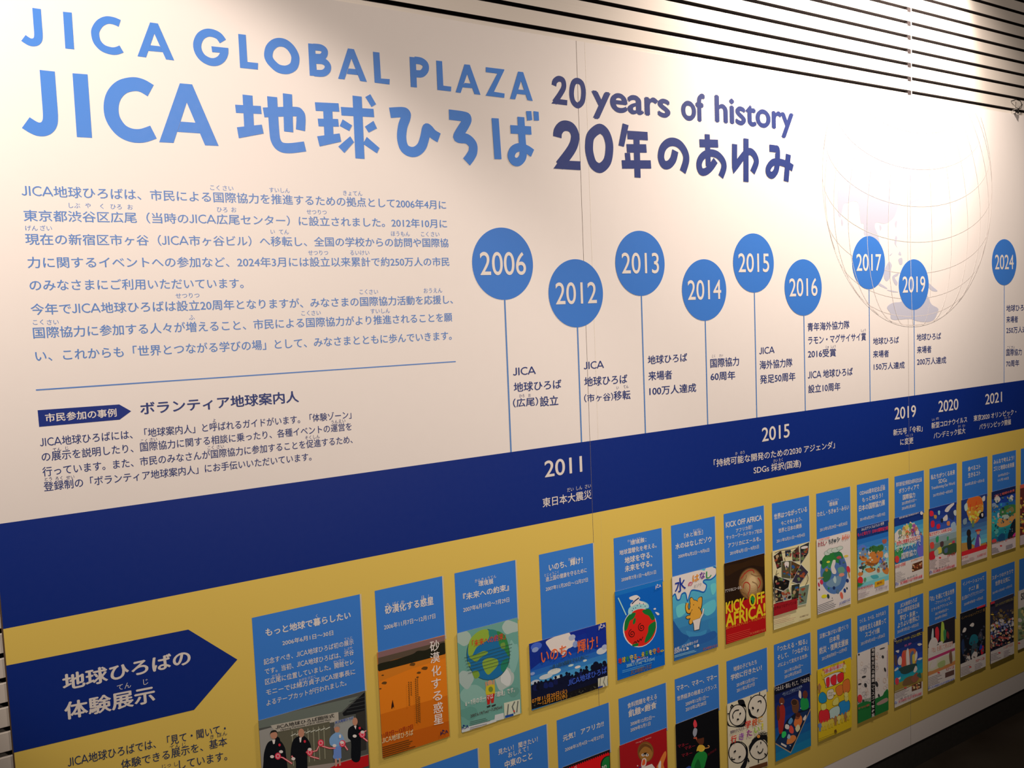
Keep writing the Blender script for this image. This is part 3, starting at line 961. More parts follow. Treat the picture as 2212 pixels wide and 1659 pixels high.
def logo(b, x, y, w, h, sl, c):
    """the small jica mark: letters with a ball over the i; x, y its left foot, sl its rise"""
    b.text('jiCA', x, y, x + w, y - sl, h, c, .02, 3, True)
    b.ell(x + w * .36, y - sl * .36 - h * 1.05, w * .10, h * .20, c)


def figure(a, x, y, h, coat, skin, legs=None, hat=None):
    """a small drawn person with feet at x, y"""
    w = h * .2
    legs = legs or coat
    a.poly([(x - w * .55, y), (x - w * .5, y - h * .5), (x + w * .5, y - h * .5), (x + w * .55, y), (x + w * .12, y), (x, y - h * .42), (x - w * .12, y)], legs)
    a.blob([(x - w * .75, y - h * .42), (x - w * .95, y - h * .72), (x - w * .4, y - h * .84), (x + w * .4, y - h * .84), (x + w * .95, y - h * .72), (x + w * .75, y - h * .42)], coat)
    a.ell(x, y - h * .92, w * .42, h * .085, skin)
    if hat:
        a.blob([(x - w * .5, y - h * .93), (x - w * .3, y - h * 1.02), (x + w * .3, y - h * 1.02), (x + w * .5, y - h * .93)], hat)


G1 = 'event leaflets of the upper row'
G2 = 'event leaflets of the lower row'
INKW = (215, 205, 195)

# ---- opening ceremony photograph
cr(*C1)
a = leaflet(5.56, 8.335, -9.50, -12.2, 'photograph of four formally dressed people cutting a ribbon on a red carpet', G1, 'ceremony_photograph', 'photograph')
fill(a, (62, 60, 54))
a.poly("148,1245 1005,1045 862,1180 150,1322", (82, 84, 74))
a.poly("870,1190 1060,1010 1064,1180 880,1215", (14, 14, 16))
for i in range(4):
    a.line("%d,%d 1062,%d" % (930 - i * 8, 1090 + i * 30, 1050 + i * 34), 5, (46, 46, 44))
a.poly("150,1342 300,1302 330,1659 165,1720", (120, 112, 102))
a.poly("255,1296 835,1180 838,1260 300,1352", (140, 128, 112))
a.poly("310,1352 760,1262 790,1620 320,1700", (74, 68, 52))
for i in range(7):
    a.line("%d,%d %d,%d" % (440 + i * 45, 1345 - i * 8, 452 + i * 45, 1640 - i * 10), 5, (128, 120, 96))
for i in range(8):
    a.line("%d,%d %d,%d" % (430 + i * 42, 1385 - i * 8, 470 + i * 42, 1365 - i * 8), 7, (160, 154, 136))
a.poly("800,1262 965,1215 985,1420 815,1465", (120, 116, 108))
a.poly("985,1190 1065,1165 1075,1500 1000,1520", (38, 34, 30))
a.poly("330,1680 830,1610 1092,1540 1092,1612 860,1690 500,1760", (120, 104, 92))
a.poly("850,1615 1092,1545 1095,1640 700,1760 560,1760", (150, 14, 18))
DKS = (8, 10, 14)
for t, c in (("235,1440 205,1510 195,1600 205,1760 390,1760 385,1530 370,1470 340,1430 290,1420", DKS), ("450,1420 430,1500 432,1580 470,1600 480,1740 565,1730 570,1540 600,1500 590,1440 550,1390 500,1385", DKS),
             ("950,1300 920,1330 918,1400 945,1440 950,1590 1020,1590 1030,1400 1060,1350 1030,1310 990,1290", DKS), ("290,1410 330,1400 340,1480 310,1530", DKS)):
    a.blob(t, c)
a.blob("790,1370 760,1410 765,1460 790,1480 800,1520 790,1570 830,1590 858,1575 855,1500 885,1430 870,1380 830,1355", (96, 122, 190))
a.poly("795,1480 858,1470 862,1575 795,1580", (84, 104, 172))
a.poly("805,1580 822,1578 825,1640 810,1650", (150, 106, 90))
a.poly("838,1576 852,1574 858,1635 842,1642", (150, 106, 90))
for x, y, rx, ry in ((283, 1375, 30, 36), (518, 1360, 26, 38), (823, 1322, 24, 34), (978, 1262, 22, 34)):
    a.ell(x, y, rx, ry, (150, 100, 76))
a.blob("250,1372 262,1342 300,1336 318,1368 300,1352 265,1358", (22, 20, 18))
a.blob("797,1318 805,1290 838,1288 850,1315 825,1304", (110, 104, 100))
for t in ("268,1420 296,1415 290,1452 278,1455", "500,1400 522,1395 515,1440 506,1440", "968,1300 990,1296 984,1330"):
    a.poly(t, (190, 186, 180))
RB = (172, 26, 44)
for t in ("310,1560 360,1570 440,1622", "580,1530 650,1510 680,1445", "560,1520 600,1560 670,1580", "690,1470 760,1490 810,1490", "870,1440 915,1505", "1010,1370 1075,1340", "1030,1385 1085,1430", "435,1555 460,1590"):
    a.line(t, 13, RB)
    a.line(t, 4, (206, 190, 186))
for x, y in ((318, 1558), (590, 1525), (685, 1445), (870, 1450), (1040, 1372)):
    a.ell(x, y, 26, 30, (188, 40, 58))
    a.ring(x, y, 14, 17, .0012, (214, 180, 180))
for x, y in ((268, 1562), (345, 1520), (450, 1580), (590, 1500), (802, 1468), (866, 1440), (975, 1386), (1042, 1352)):
    a.ell(x, y, 17, 13, (210, 204, 198))
for x, y in ((332, 1462), (548, 1432), (1018, 1318)):
    a.ell(x, y, 10, 12, (170, 30, 44))
a.ell(850, 1388, 10, 16, (214, 210, 210))
b = over(a)
b.text('JICA地球ひろば開所式', 300, 1328, 800, 1225, 34, (30, 26, 24), .012)
b.text('Opening Ceremony of JICA Global Plaza', 340, 1345, 770, 1255, 20, (30, 26, 24), .004, 3, True)
b.text('JICA地球ひろば', 805, 1285, 962, 1240, 26, (40, 60, 120), .012)
done(a, b, 'banner lettering')

# ---- desert
cr(*C2)
a = leaflet(8.72, 10.715, -8.585, -11.45, 'orange desert leaflet with tall white vertical title and tiny walking figure', G1)
fill(a, (192, 100, 16))
a.poly("130,752 652,625 654,690 132,812", (112, 78, 74))
a.poly("131,800 654,664 655,700 133,850", (74, 58, 44))
a.blob("133,850 260,815 400,770 440,745 500,740 560,715 654,680 656,770 600,800 520,830 420,845 340,880 250,890 200,920 140,905", (26, 24, 12))
a.poly("140,905 656,770 658,800 400,880 142,985", (176, 96, 20))
a.poly("150,1240 680,1090 690,1415 163,1583", (176, 86, 10))
a.poly("158,1440 688,1290 690,1415 163,1583", (164, 74, 8))
for x, y, r in ((450, 915, 16), (180, 995, 20), (495, 880, 24), (168, 935, 10), (440, 950, 10), (150, 1040, 9), (400, 850, 22)):
    a.blob([(x - r, y + r * .3), (x - r * .3, y - r * .5), (x + r, y - r * .4), (x + r * .6, y + r * .5)], (82, 50, 16))
a.poly("238,1165 246,1125 256,1170 258,1195 251,1180 240,1200 236,1190", (40, 16, 8))
b = over(a)
for ch, x, y in zip('砂漠化する惑星', (575, 578, 588, 587, 597, 603, 605), (712, 803, 905, 1005, 1100, 1195, 1283)):
    b.text(ch, x - 36, y + 42, x + 38, y + 26, 84, (236, 226, 214), .01)
b.text('11月7日〜12月17日', 162, 1430, 405, 1357, 44, (128, 22, 14), .008)
b.text('JICA地球ひろば', 165, 1470, 408, 1400, 46, (216, 176, 130), .006)
b.small(165, 1500, 510, 1400, 6, 16, 6, (74, 46, 12))
for x, y0, y1 in ((440, 950, 1310), (425, 960, 1320), (455, 1100, 1310), (390, 985, 1110), (372, 985, 1190)):
    for k in range(int((y1 - y0) / 16)):
        b.line("%d,%d %d,%d" % (x + k * .4, y0 + k * 16, x + k * .4, y0 + k * 16 + 11), 7, (96, 58, 16))
logo(b, 618, 1408, 62, 34, 16, (18, 22, 60))
done(a, b)

# ---- green globe held up
a = leaflet(11.10, 13.085, -8.635, -11.47, 'pale green leaflet of a figure in red trousers lifting a painted globe', G1)
fill(a, (92, 132, 116))
for x, y, rx, ry, c in ((1120, 950, 75, 95, (150, 152, 140)), (790, 645, 70, 55, (140, 150, 134)), (880, 1090, 110, 70, (116, 146, 130)), (1170, 560, 70, 50, (146, 154, 140)), (820, 960, 60, 70, (142, 150, 138)), (1130, 960, 40, 60, (178, 172, 162)),
                        (1190, 780, 40, 120, (112, 146, 132)), (840, 1230, 70, 50, (82, 124, 108)), (1190, 1060, 45, 40, (84, 122, 106))):
    a.blob([(x + rx * math.cos(k), y + ry * math.sin(k) * (1 + .25 * math.sin(3 * k + x))) for k in [i * .7 for i in range(9)]], c)
a.ell(992, 775, 170, 200, (30, 50, 40))
a.ell(992, 775, 166, 196, (24, 88, 126))
for t, c in (("835,760 850,660 920,590 990,580 995,650 940,690 900,720 860,790", (122, 140, 44)), ("1060,590 1120,620 1150,700 1155,790 1120,740 1080,700 1070,640", (44, 108, 50)), ("850,790 900,770 960,745 990,760 930,800 900,830 850,800", (110, 132, 46)),
             ("950,825 1000,800 1060,810 1070,850 1030,900 990,930 955,880", (118, 138, 46)), ("868,910 910,900 925,940 890,960", (104, 128, 42)), ("1090,690 1120,680 1125,720 1095,725", (98, 124, 50)), ("1100,830 1150,800 1140,870 1110,910 1090,880", (30, 102, 76)),
             ("832,830 850,840 855,870 838,860", (110, 130, 50)), ("1000,580 1060,590 1040,640 1005,640", (40, 104, 96))):
    a.blob(t, c)
a.line("975,985 980,1030", 14, (160, 116, 84))
a.line("1035,970 1038,1020", 14, (160, 116, 84))
a.ell(1007, 995, 20, 22, (168, 122, 90))
a.blob("975,1030 1000,1012 1040,1010 1045,1070 1040,1082 980,1090", (172, 150, 30))
a.ell(1012, 1045, 18, 22, (96, 110, 40))
a.poly("978,1090 1042,1075 1035,1150 1016,1152 1012,1110 1004,1160 986,1165", (162, 30, 24))
for t in ("980,1178 1008,1165 1010,1180 985,1190", "1018,1170 1052,1158 1050,1172 1022,1182"):
    a.poly(t, (40, 44, 40))
a.poly("1115,1152 1240,1122 1244,1240 1120,1272", (176, 170, 144))
for t in ("1150,1160 1140,1260", "1200,1140 1180,1180 1200,1235", "1225,1135 1215,1225"):
    a.line(t, 10, (90, 90, 80))
a.poly("1124,1250 1190,1232 1190,1252 1124,1270", (30, 62, 120))
a.poly("1045,1245 1113,1228 1116,1275 1040,1295", (176, 170, 160))
a.poly("778,1352 1060,1275 1050,1325 780,1383", (178, 172, 166))
a.ell(1195, 1215, 6, 7, (190, 40, 40))
b = over(a)
b.text('「未来への約束」', 868, 716, 1128, 652, 54, (176, 50, 30), .012)
b.text('6・7月のテーマは「環境」です。', 815, 1180, 1200, 1065, 44, (222, 214, 206), .01)
b.text('2007.6.19(Tue)〜7.29(Sun)', 855, 1268, 1102, 1192, 30, (70, 50, 46), .008)
for i in range(6):
    b.line("%d,%d %d,%d" % (805 + i * 6, 800 + i * 24, 1180 - i * 4, 690 + i * 28), 3, (40, 62, 50))
b.small(850, 1300, 1040, 1255, 3, 13, 4, (60, 80, 70))
b.small(850, 1345, 1040, 1300, 2, 13, 4, (110, 90, 90))
logo(b, 779, 1370, 62, 34, 18, (22, 36, 92))
done(a, b)

# ---- blue sky, crowd
cr(*C4)
a = leaflet(13.45, 16.29, -9.50, -11.50, 'landscape leaflet of a dark crowd under blue sky with orange handwritten title', G1)
bands(a, mix((16, 34, 116), (14, 50, 128), 4) + mix((20, 66, 140), (70, 140, 166), 5), 0, .74)
fill(a, (52, 110, 150), .74, 1)
a.poly("98,960 240,918 250,1080 108,1190", (14, 36, 110))
a.poly("600,815 783,762 790,1030 640,990", (14, 36, 116))
a.blob("245,940 300,905 350,885 445,858 470,880 500,905 505,960 470,990 440,1005 400,1060 360,1030 320,1040 290,1020 270,990", (206, 192, 186))
for x, y, rx, ry, c in ((160, 980, 50, 35, (60, 84, 160)), (150, 1010, 30, 22, (120, 130, 176)), (745, 1020, 46, 30, (176, 170, 176)), (320, 1205, 60, 26, (184, 178, 174)), (245, 1250, 60, 22, (170, 168, 170)), (595, 1107, 18, 10, (180, 180, 180)),
                        (530, 1165, 26, 12, (196, 190, 184)), (470, 1150, 24, 10, (170, 180, 182)), (150, 1300, 40, 20, (160, 160, 166)), (480, 900, 30, 26, (150, 150, 180)), (510, 960, 24, 30, (120, 130, 176)), (770, 985, 24, 22, (150, 150, 176)), (350, 1255, 40, 14, (176, 176, 172)), (125, 1225, 22, 14, (120, 130, 166))):
    a.blob([(x + rx * math.cos(k) * (1 + .2 * math.sin(5 * k)), y + ry * math.sin(k) - rx * .25 * math.cos(k)) for k in [i * .63 for i in range(10)]], c)
a.poly("113,1330 160,1310 250,1290 330,1275 400,1250 440,1235 500,1250 545,1215 600,1195 640,1200 690,1165 740,1165 797,1130 797,1340 117,1545", (10, 14, 36))
rnd = random.Random(4)
for x, y, r in ((150, 1312, 12), (180, 1305, 12), (205, 1302, 12), (245, 1290, 11), (290, 1282, 13), (333, 1258, 11), (382, 1245, 13), (432, 1222, 12), (455, 1228, 11), (482, 1245, 12), (515, 1218, 11), (530, 1222, 10), (560, 1192, 11), (585, 1195, 10), (610, 1168, 12), (668, 1170, 22), (695, 1150, 28), (735, 1150, 18), (770, 1130, 18)):
    a.ell(x, y, r, r * 1.25, (9, 12, 30))
    a.blob([(x - r * 1.6, y + 60), (x - r * 1.2, y + r * 1.6), (x + r * 1.2, y + r * 1.6), (x + r * 1.6, y + 60)], rnd.choice(((10, 14, 36), (14, 20, 60), (8, 10, 26), (16, 26, 74))))
a.poly("117,1470 450,1390 800,1270 797,1340 117,1545", (16, 14, 16))
a.flecks("130,1480 700,1330 700,1365 130,1530", 50, ((36, 34, 26), (60, 56, 40), (28, 22, 20)), 3, 8, 2)
a.poly("712,1268 797,1242 797,1336 714,1360", (176, 166, 140))
for t in ("735,1262 728,1345", "775,1250 762,1300 780,1340"):
    a.line(t, 8, (110, 104, 88))
a.poly("714,1342 755,1330 755,1348 714,1360", (30, 44, 110))
b = over(a)
b.text('いのち、輝け！', 205, 1138, 712, 992, 120, (196, 84, 40), .016)
b.text('―途上国の健康を守るために―', 280, 1192, 628, 1082, 40, (44, 66, 70), .012)
b.text('JICA地球ひろば', 442, 1340, 792, 1216, 60, (52, 76, 156), .02)
b.text('07年11月20日(火)', 122, 1492, 436, 1398, 44, (196, 120, 30), .01)
b.text('〜12月27日(水)', 170, 1518, 436, 1440, 44, (196, 120, 30), .01)
logo(b, 717, 836, 60, 40, 20, (224, 214, 214))
done(a, b)

# ---- feverish globe
a = leaflet(16.685, 18.655, -8.625, -11.455, 'bright blue leaflet with a red and green globe under an ice bag', G1)
fill(a, (8, 82, 156))
fill(a, (20, 96, 160), 0, .05)
a.ell(1087, 812, 150, 178, (214, 204, 196), .25)
a.ell(1090, 812, 142, 170, (196, 30, 20), .25)
for t in ("948,800 960,740 1000,690 1050,680 1030,730 1000,750 985,790 970,830 950,840", "1110,660 1170,645 1205,690 1222,730 1195,745 1165,705 1130,690", "1165,800 1195,770 1228,760 1225,830 1190,900 1150,940 1130,945 1140,900 1160,850", "1020,965 1070,950 1070,975 1030,980", "1030,740 1050,725 1045,770 1025,780"):
    a.blob(t, (16, 98, 40))
a.blob("985,690 985,650 1010,620 1060,590 1110,575 1160,600 1165,635 1120,640 1070,645 1030,660 1010,690", (140, 176, 200))
a.blob("995,540 1055,520 1090,545 1080,565 1110,580 1150,605 1100,600 1050,605 1010,625 1003,600 1030,570 1000,560", (214, 204, 198))
a.line("1015,600 1045,570 1080,545", 9, (20, 30, 70))
for x, y in ((1030, 640), (1065, 615), (1095, 620), (1120, 600), (1135, 620), (1020, 660), (1085, 595), (1050, 635)):
    a.ell(x, y, 4, 5, (30, 60, 110))
for cx2, cy2 in ((1103, 810), (1018, 865)):
    a.line([(cx2 + (4 + 2.6 * k) * math.cos(k), cy2 + (4 + 3.2 * k) * math.sin(k)) for k in [i * .6 for i in range(19)]], 5, (34, 10, 10), True)
a.line("1030,955 1045,935 1055,948 1068,925 1078,940 1090,912 1100,925 1115,893", 5, (34, 10, 10))
a.blob("1208,645 1225,635 1232,645 1222,652", (204, 204, 204))
a.blob("1225,672 1255,680 1262,695 1245,700", (210, 208, 206))
a.line("893,545 965,700", 9, (150, 190, 220))
b = over(a)
pal = ((196, 40, 30), (214, 160, 30), (50, 130, 60), (226, 208, 90), (226, 140, 40))
for i, ch in enumerate('地球を守る、未来を守る。'):
    x = 895 + i * 34.3
    b.text(ch, x, 1138 - i * 9.6, x + 30, 1130 - i * 9.6, 50, (30, 26, 24), .05)
    b.text(ch, x, 1138 - i * 9.6, x + 30, 1130 - i * 9.6, 50, pal[i % 5], .022)
b.text('2008.7.1(Tue)〜8.31(Sun)', 968, 1172, 1220, 1102, 36, (150, 196, 216), .008)
b.text('JICA地球ひろば', 1003, 1238, 1193, 1176, 44, (110, 84, 66), .02)
b.small(930, 1200, 1250, 1110, 2, 14, 3, (90, 150, 196))
b.text('環境・温暖化を考える', 1010, 1128, 1160, 1085, 18, (200, 206, 206), .008)
logo(b, 1226, 470, 52, 34, 15, (222, 214, 206))
done(a, b)

# ---- elephant
cr(*C6)
a = leaflet(19.065, 21.055, -8.635, -11.44, 'turquoise leaflet of a small orange elephant sitting on a white toilet', G1)
bands(a, mix((78, 156, 166), (66, 136, 160), 4) + mix((52, 116, 152), (40, 88, 138), 4), 0, 1)
for t, c in (("165,1290 200,1320 260,1400 330,1440 300,1500 200,1560 172,1580", (30, 76, 128)), ("540,1290 630,1230 632,1400 560,1380", (48, 112, 148)), ("300,1380 420,1400 520,1370 480,1440 360,1460", (54, 120, 156)), ("200,1130 290,1090 300,1180 220,1240", (92, 168, 176)), ("470,1130 600,1050 610,1160 520,1220", (84, 160, 170)), ("330,1450 460,1430 600,1380 610,1450 420,1520", (36, 80, 134)), ("560,900 615,880 615,960 580,1000", (92, 168, 172))):
    a.blob(t, c)
OUT = "157,1012 185,985 205,1045 238,1042 258,985 300,975 318,1060 335,1000 362,945 430,948 490,962 512,900 478,862 500,835 560,830 612,785 615,725 560,705 515,720 500,790 445,770 448,738 155,808"
a.blob("157,1012 187,987 207,1045 238,1042 258,985 300,975 318,1062 335,1000 362,945 430,948 490,962 512,900 478,862 500,835 560,830 612,785 615,722 560,705 515,718 495,745 450,740 300,772 155,810", (214, 198, 190))
a.line("157,1022 187,992 207,1050 238,1047 258,992 298,985 318,1066 338,1005 364,953 430,956 492,970 518,902 484,866 505,842 565,836 617,788 620,722 590,704", 11, (24, 84, 146), True)
E1, E2 = (206, 138, 46), (34, 24, 14)
for c, k in ((E2, 6), (E1, 0)):
    a.ell(405, 1215, 58 + k, 82 + k, c, .2)
    a.ell(392, 1110, 46 + k, 52 + k, c)
    a.blob([(440 - k, 1130), (425, 1050 - k), (465 + k, 1025 - k), (468 + k, 1090), (455 + k, 1145 + k)], c)
    a.blob([(352 - k, 1100), (345 - k, 1050 - k), (362, 1030 - k), (385 + k, 1065), (372, 1105)], c)
    a.line("365,1120 340,1175 318,1165 310,1125 318,1085", 24 + 2 * k, c, True)
    a.ell(330, 1235, 27 + k, 16 + k, c, -.3)
    a.ell(355, 1278, 18 + k, 32 + k, c, .3)
    a.ell(378, 1180, 16 + k, 22 + k, c, .4)
a.ell(382, 1105, 4, 6, E2)
for c, k in ((E2, 5), (218, 206, 198),) if 0 else ((E2, 5), ((218, 206, 198), 0)):
    a.poly([(372 - k, 1272), (462 + k, 1240 - k), (448 + k, 1300), (440 + k, 1362 + k), (390 - k, 1374 + k), (384 - k, 1310)], c)
    a.line("455,1245 478,1200 488,1145", 15 + k, c)
b = over(a)
b.text('水', 185, 985, 302, 950, 150, (24, 44, 122), .02, 5)
b.text('の', 325, 915, 370, 900, 50, (176, 40, 74), .03, 5)
b.text('は', 372, 872, 442, 850, 82, (208, 120, 40), .03, 5)
b.text('な', 445, 840, 505, 822, 76, (92, 40, 116), .03, 5)
b.text('し', 515, 835, 572, 815, 84, (40, 124, 60), .03, 5)
b.text('だゾウ', 388, 928, 465, 903, 34, (130, 126, 120), .01)
b.text('2009.6.2', 175, 1625, 320, 1580, 42, (196, 206, 206), .012)
b.text('9.6', 385, 1565, 432, 1550, 40, (196, 206, 206), .012)
for x, y in ((320, 1566), (431, 1532)):
    b.ell(x, y, 11, 14, (224, 210, 200))
b.text('会場：JICA地球ひろば', 180, 1590, 430, 1500, 30, (200, 206, 206), .01)
b.small(180, 1645, 430, 1575, 2, 14, 4, (130, 166, 190))
b.text('JICA地球ひろば', 480, 1590, 630, 1545, 30, (160, 80, 60), .012)
done(a, b)

# ---- kick off africa
a = leaflet(21.45, 23.43, -8.645, -11.455, 'red and black leaflet KICK OFF AFRICA! with a worn ball', G1)
fill(a, (34, 18, 8))
a.blob("720,700 900,660 1120,580 1130,700 1000,690 850,740 730,800", (44, 24, 8))
a.ell(985, 885, 132, 172, (70, 44, 22))
for k in range(7):
    a.ell(985 + k * 3, 885 - k * 5, 124 - k * 15, 162 - k * 19, mix((118, 80, 42), (188, 152, 104), 7)[k])
for t in ("905,930 915,880 945,868 972,895 972,950 955,1000 965,1040", "918,780 960,745 1005,740 1020,770", "880,830 905,800 920,770", "1060,820 1085,860 1080,900 1060,930"):
    a.line(t, 8, (150, 40, 28), True)
for t in ("880,960 930,985 960,1020", "985,775 1040,800 1085,790", "890,870 930,830 940,790", "1000,860 1050,890 1060,960"):
    a.line(t, 5, (120, 84, 50), True)
fill(a, (158, 14, 16), .52, 1)
a.poly("715,1120 1138,1030 1138,1100 718,1180", (158, 14, 16))
b = over(a)
YL = (206, 160, 24)
b.text('KICK', 722, 1200, 928, 1142, 118, YL, .035, 5, True)
b.text('FF', 1048, 1098, 1130, 1076, 112, YL, .035, 5, True)
b.ell(1003, 1055, 35, 66, YL)
b.ell(1003, 1055, 20, 46, (26, 20, 10))
b.blob("985,1030 1005,1015 1024,1030 1026,1050 1012,1085 1002,1095 996,1060 982,1050", (30, 116, 46))
b.text('AFRICA!', 720, 1342, 1140, 1212, 132, YL, .035, 5, True)
b.text('2010.6.1(TUE) - 9.5(SUN)', 722, 1372, 1135, 1248, 30, (206, 110, 30), .012, 3, True)
b.text('アフリカにエールを。', 715, 978, 893, 935, 36, (208, 200, 190), .012)
b.small(735, 1430, 1000, 1355, 5, 19, 3, (196, 70, 50))
b.text('JICA地球ひろば', 975, 1425, 1135, 1378, 26, (206, 100, 60), .006)
done(a, b)

# ---- collage of photographs
a = leaflet(23.84, 25.845, -8.655, -11.51, 'cream leaflet with a pile of snapshots strung on cord over a red block', G1)
fill(a, (186, 166, 120))
for i, (t, c) in enumerate((("1225,595 1305,530 1335,690 1262,730", (44, 28, 18)), ("1345,535 1405,525 1412,590 1350,600", (40, 40, 44)), ("1420,555 1490,480 1500,640 1425,650", (66, 44, 34)), ("1505,490 1600,445 1590,560 1510,680", (44, 44, 44)), ("1310,650 1415,640 1400,830 1310,820", (70, 66, 44)),
                            ("1410,640 1510,690 1500,820 1405,830", (74, 50, 26)), ("1420,860 1515,680 1590,760 1500,890", (46, 40, 50)), ("1232,795 1395,850 1370,970 1215,920", (20, 16, 14)), ("1215,930 1330,970 1330,1110 1260,1120", (26, 18, 20)), ("1310,975 1380,925 1425,1040 1330,1060", (130, 116, 100)), ("1415,900 1500,880 1490,1060 1415,1050", (40, 40, 28)),
                            ("1500,920 1600,890 1570,1090 1485,1110", (96, 104, 84)), ("1225,860 1250,960 1330,1060 1250,1080", (40, 30, 26)))):
    m = P(t)
    g2 = [(sum(p[0] for p in m) / 4, sum(p[1] for p in m) / 4)]
    a.poly([((p[0] - g2[0][0]) * 1.06 + g2[0][0], (p[1] - g2[0][1]) * 1.06 + g2[0][1]) for p in m], (176, 168, 150))
    a.poly(t, c)
    a.flecks([((p[0] - g2[0][0]) * .8 + g2[0][0], (p[1] - g2[0][1]) * .8 + g2[0][1]) for p in m], 12, ((130, 60, 34), (150, 120, 84), (40, 70, 110), (20, 16, 14), (90, 100, 60), (110, 40, 36), (60, 44, 30)), 6, 17, i)
for t in ("1240,560 1300,535 1400,520 1480,500", "1262,740 1255,790 1290,830", "1580,780 1590,840 1560,900", "1225,990 1235,1040 1215,1070", "1340,610 1350,650", "1240,800 1280,770"):
    a.line(t, 6, (110, 96, 70), True)
a.blob("1340,660 1385,655 1380,710 1360,690 1350,715", (206, 200, 190))
a.ell(1550, 500, 38, 14, (206, 196, 180), -.2)
a.poly("1220,1100 1475,1035 1475,1150 1220,1228", (134, 20, 26))
b = over(a)
b.text('世界はつながっている', 1232, 1160, 1465, 1092, 34, (100, 12, 16), .012)
b.small(1235, 1240, 1480, 1180, 5, 17, 3, (150, 110, 90))
b.text('JICA地球ひろば', 1502, 1245, 1592, 1218, 20, (90, 54, 44), .01)
done(a, b)

# ---- my earth future
cr(*C9)
a = leaflet(26.225, 28.185, -8.655, -11.49, 'white leaflet with a busy blue and green globe under a grey cloud', G1)
fill(a, (206, 184, 178))
a.ell(318, 1120, 152, 245, (66, 92, 130))
for t, c in (("180,990 250,900 330,880 400,900 420,960 380,1020 300,1000 230,1060 190,1080", (38, 98, 42)), ("190,1150 240,1080 290,1120 270,1200 210,1230", (40, 86, 50)), ("390,960 450,1010 465,1100 420,1060 380,1010", (60, 80, 120)), ("230,1250 320,1180 400,1160 380,1260 290,1290", (96, 116, 130)), ("360,1080 420,1060 440,1110 390,1150", (86, 120, 96)), ("330,880 390,900 370,950 320,930", (34, 90, 52)), ("250,1010 300,1000 300,1060 255,1070", (50, 110, 60))):
    a.blob(t, c)
for x, y, rx, ry in ((245, 905, 36, 24), (285, 880, 44, 26), (340, 870, 50, 26), (385, 850, 34, 20)):
    a.ell(x, y, rx + 3, ry + 3, (70, 74, 60), -.25)
    a.ell(x, y, rx, ry, (158, 160, 142), -.25)
a.blob("300,1130 285,1070 300,1010 310,985 335,985 335,1020 325,1060 345,1110 335,1140", (206, 200, 190))
a.blob("310,1200 330,1160 345,1200 340,1240 325,1240", (150, 160, 160))
for x, y, rx, ry, c in ((255, 1005, 20, 12, (190, 170, 50)), (235, 1095, 16, 20, (150, 104, 40)), (375, 955, 28, 16, (150, 60, 60)), (405, 1150, 32, 20, (186, 110, 90)), (455, 940, 26, 14, (190, 150, 60)), (480, 1090, 20, 40, (176, 40, 50)), (487, 1150, 8, 40, (150, 110, 50)),
                        (470, 1215, 16, 22, (30, 44, 90)), (180, 1230, 18, 28, (170, 40, 60)), (150, 1260, 9, 26, (150, 30, 50)), (170, 1185, 34, 10, (150, 110, 70)), (175, 1010, 14, 22, (30, 60, 50)), (210, 1390, 32, 20, (190, 180, 30)), (255, 1390, 14, 26, (40, 50, 50)), (405, 1380, 16, 40, (190, 80, 60)),
                        (362, 1335, 16, 26, (70, 90, 110)), (440, 1325, 14, 24, (30, 50, 100)), (465, 1300, 8, 14, (30, 50, 50)), (155, 1315, 8, 10, (30, 30, 50)), (320, 1295, 14, 18, (26, 40, 74)), (260, 1300, 10, 12, (40, 110, 60)), (300, 1410, 4, 6, (60, 60, 60)), (385, 1010, 10, 26, (40, 60, 100)), (430, 1010, 14, 8, (60, 90, 70))):
    a.ell(x, y, rx, ry, c, -.2)
b = over(a)
for i, ch in enumerate('わたし・ちきゅう・みらい'):
    c = (130, 30, 40) if i < 4 else (34, 48, 54) if i < 9 else (196, 74, 40)
    x = 140 + i * 29.8
    b.text(ch, x, 840 - i * 8.0, x + (26 if ch != '・' else 10), 834 - i * 8.0, 56 if i < 9 else 64, c, .03)
b.text('JICA地球ひろば企画展', 145, 772, 270, 742, 22, (176, 60, 60), .01)
b.small(140, 1500, 345, 1420, 5, 19, 5, (84, 80, 80))
b.text('JICA地球ひろば', 380, 1490, 500, 1440, 32, (60, 70, 120), .012)
done(a, b)

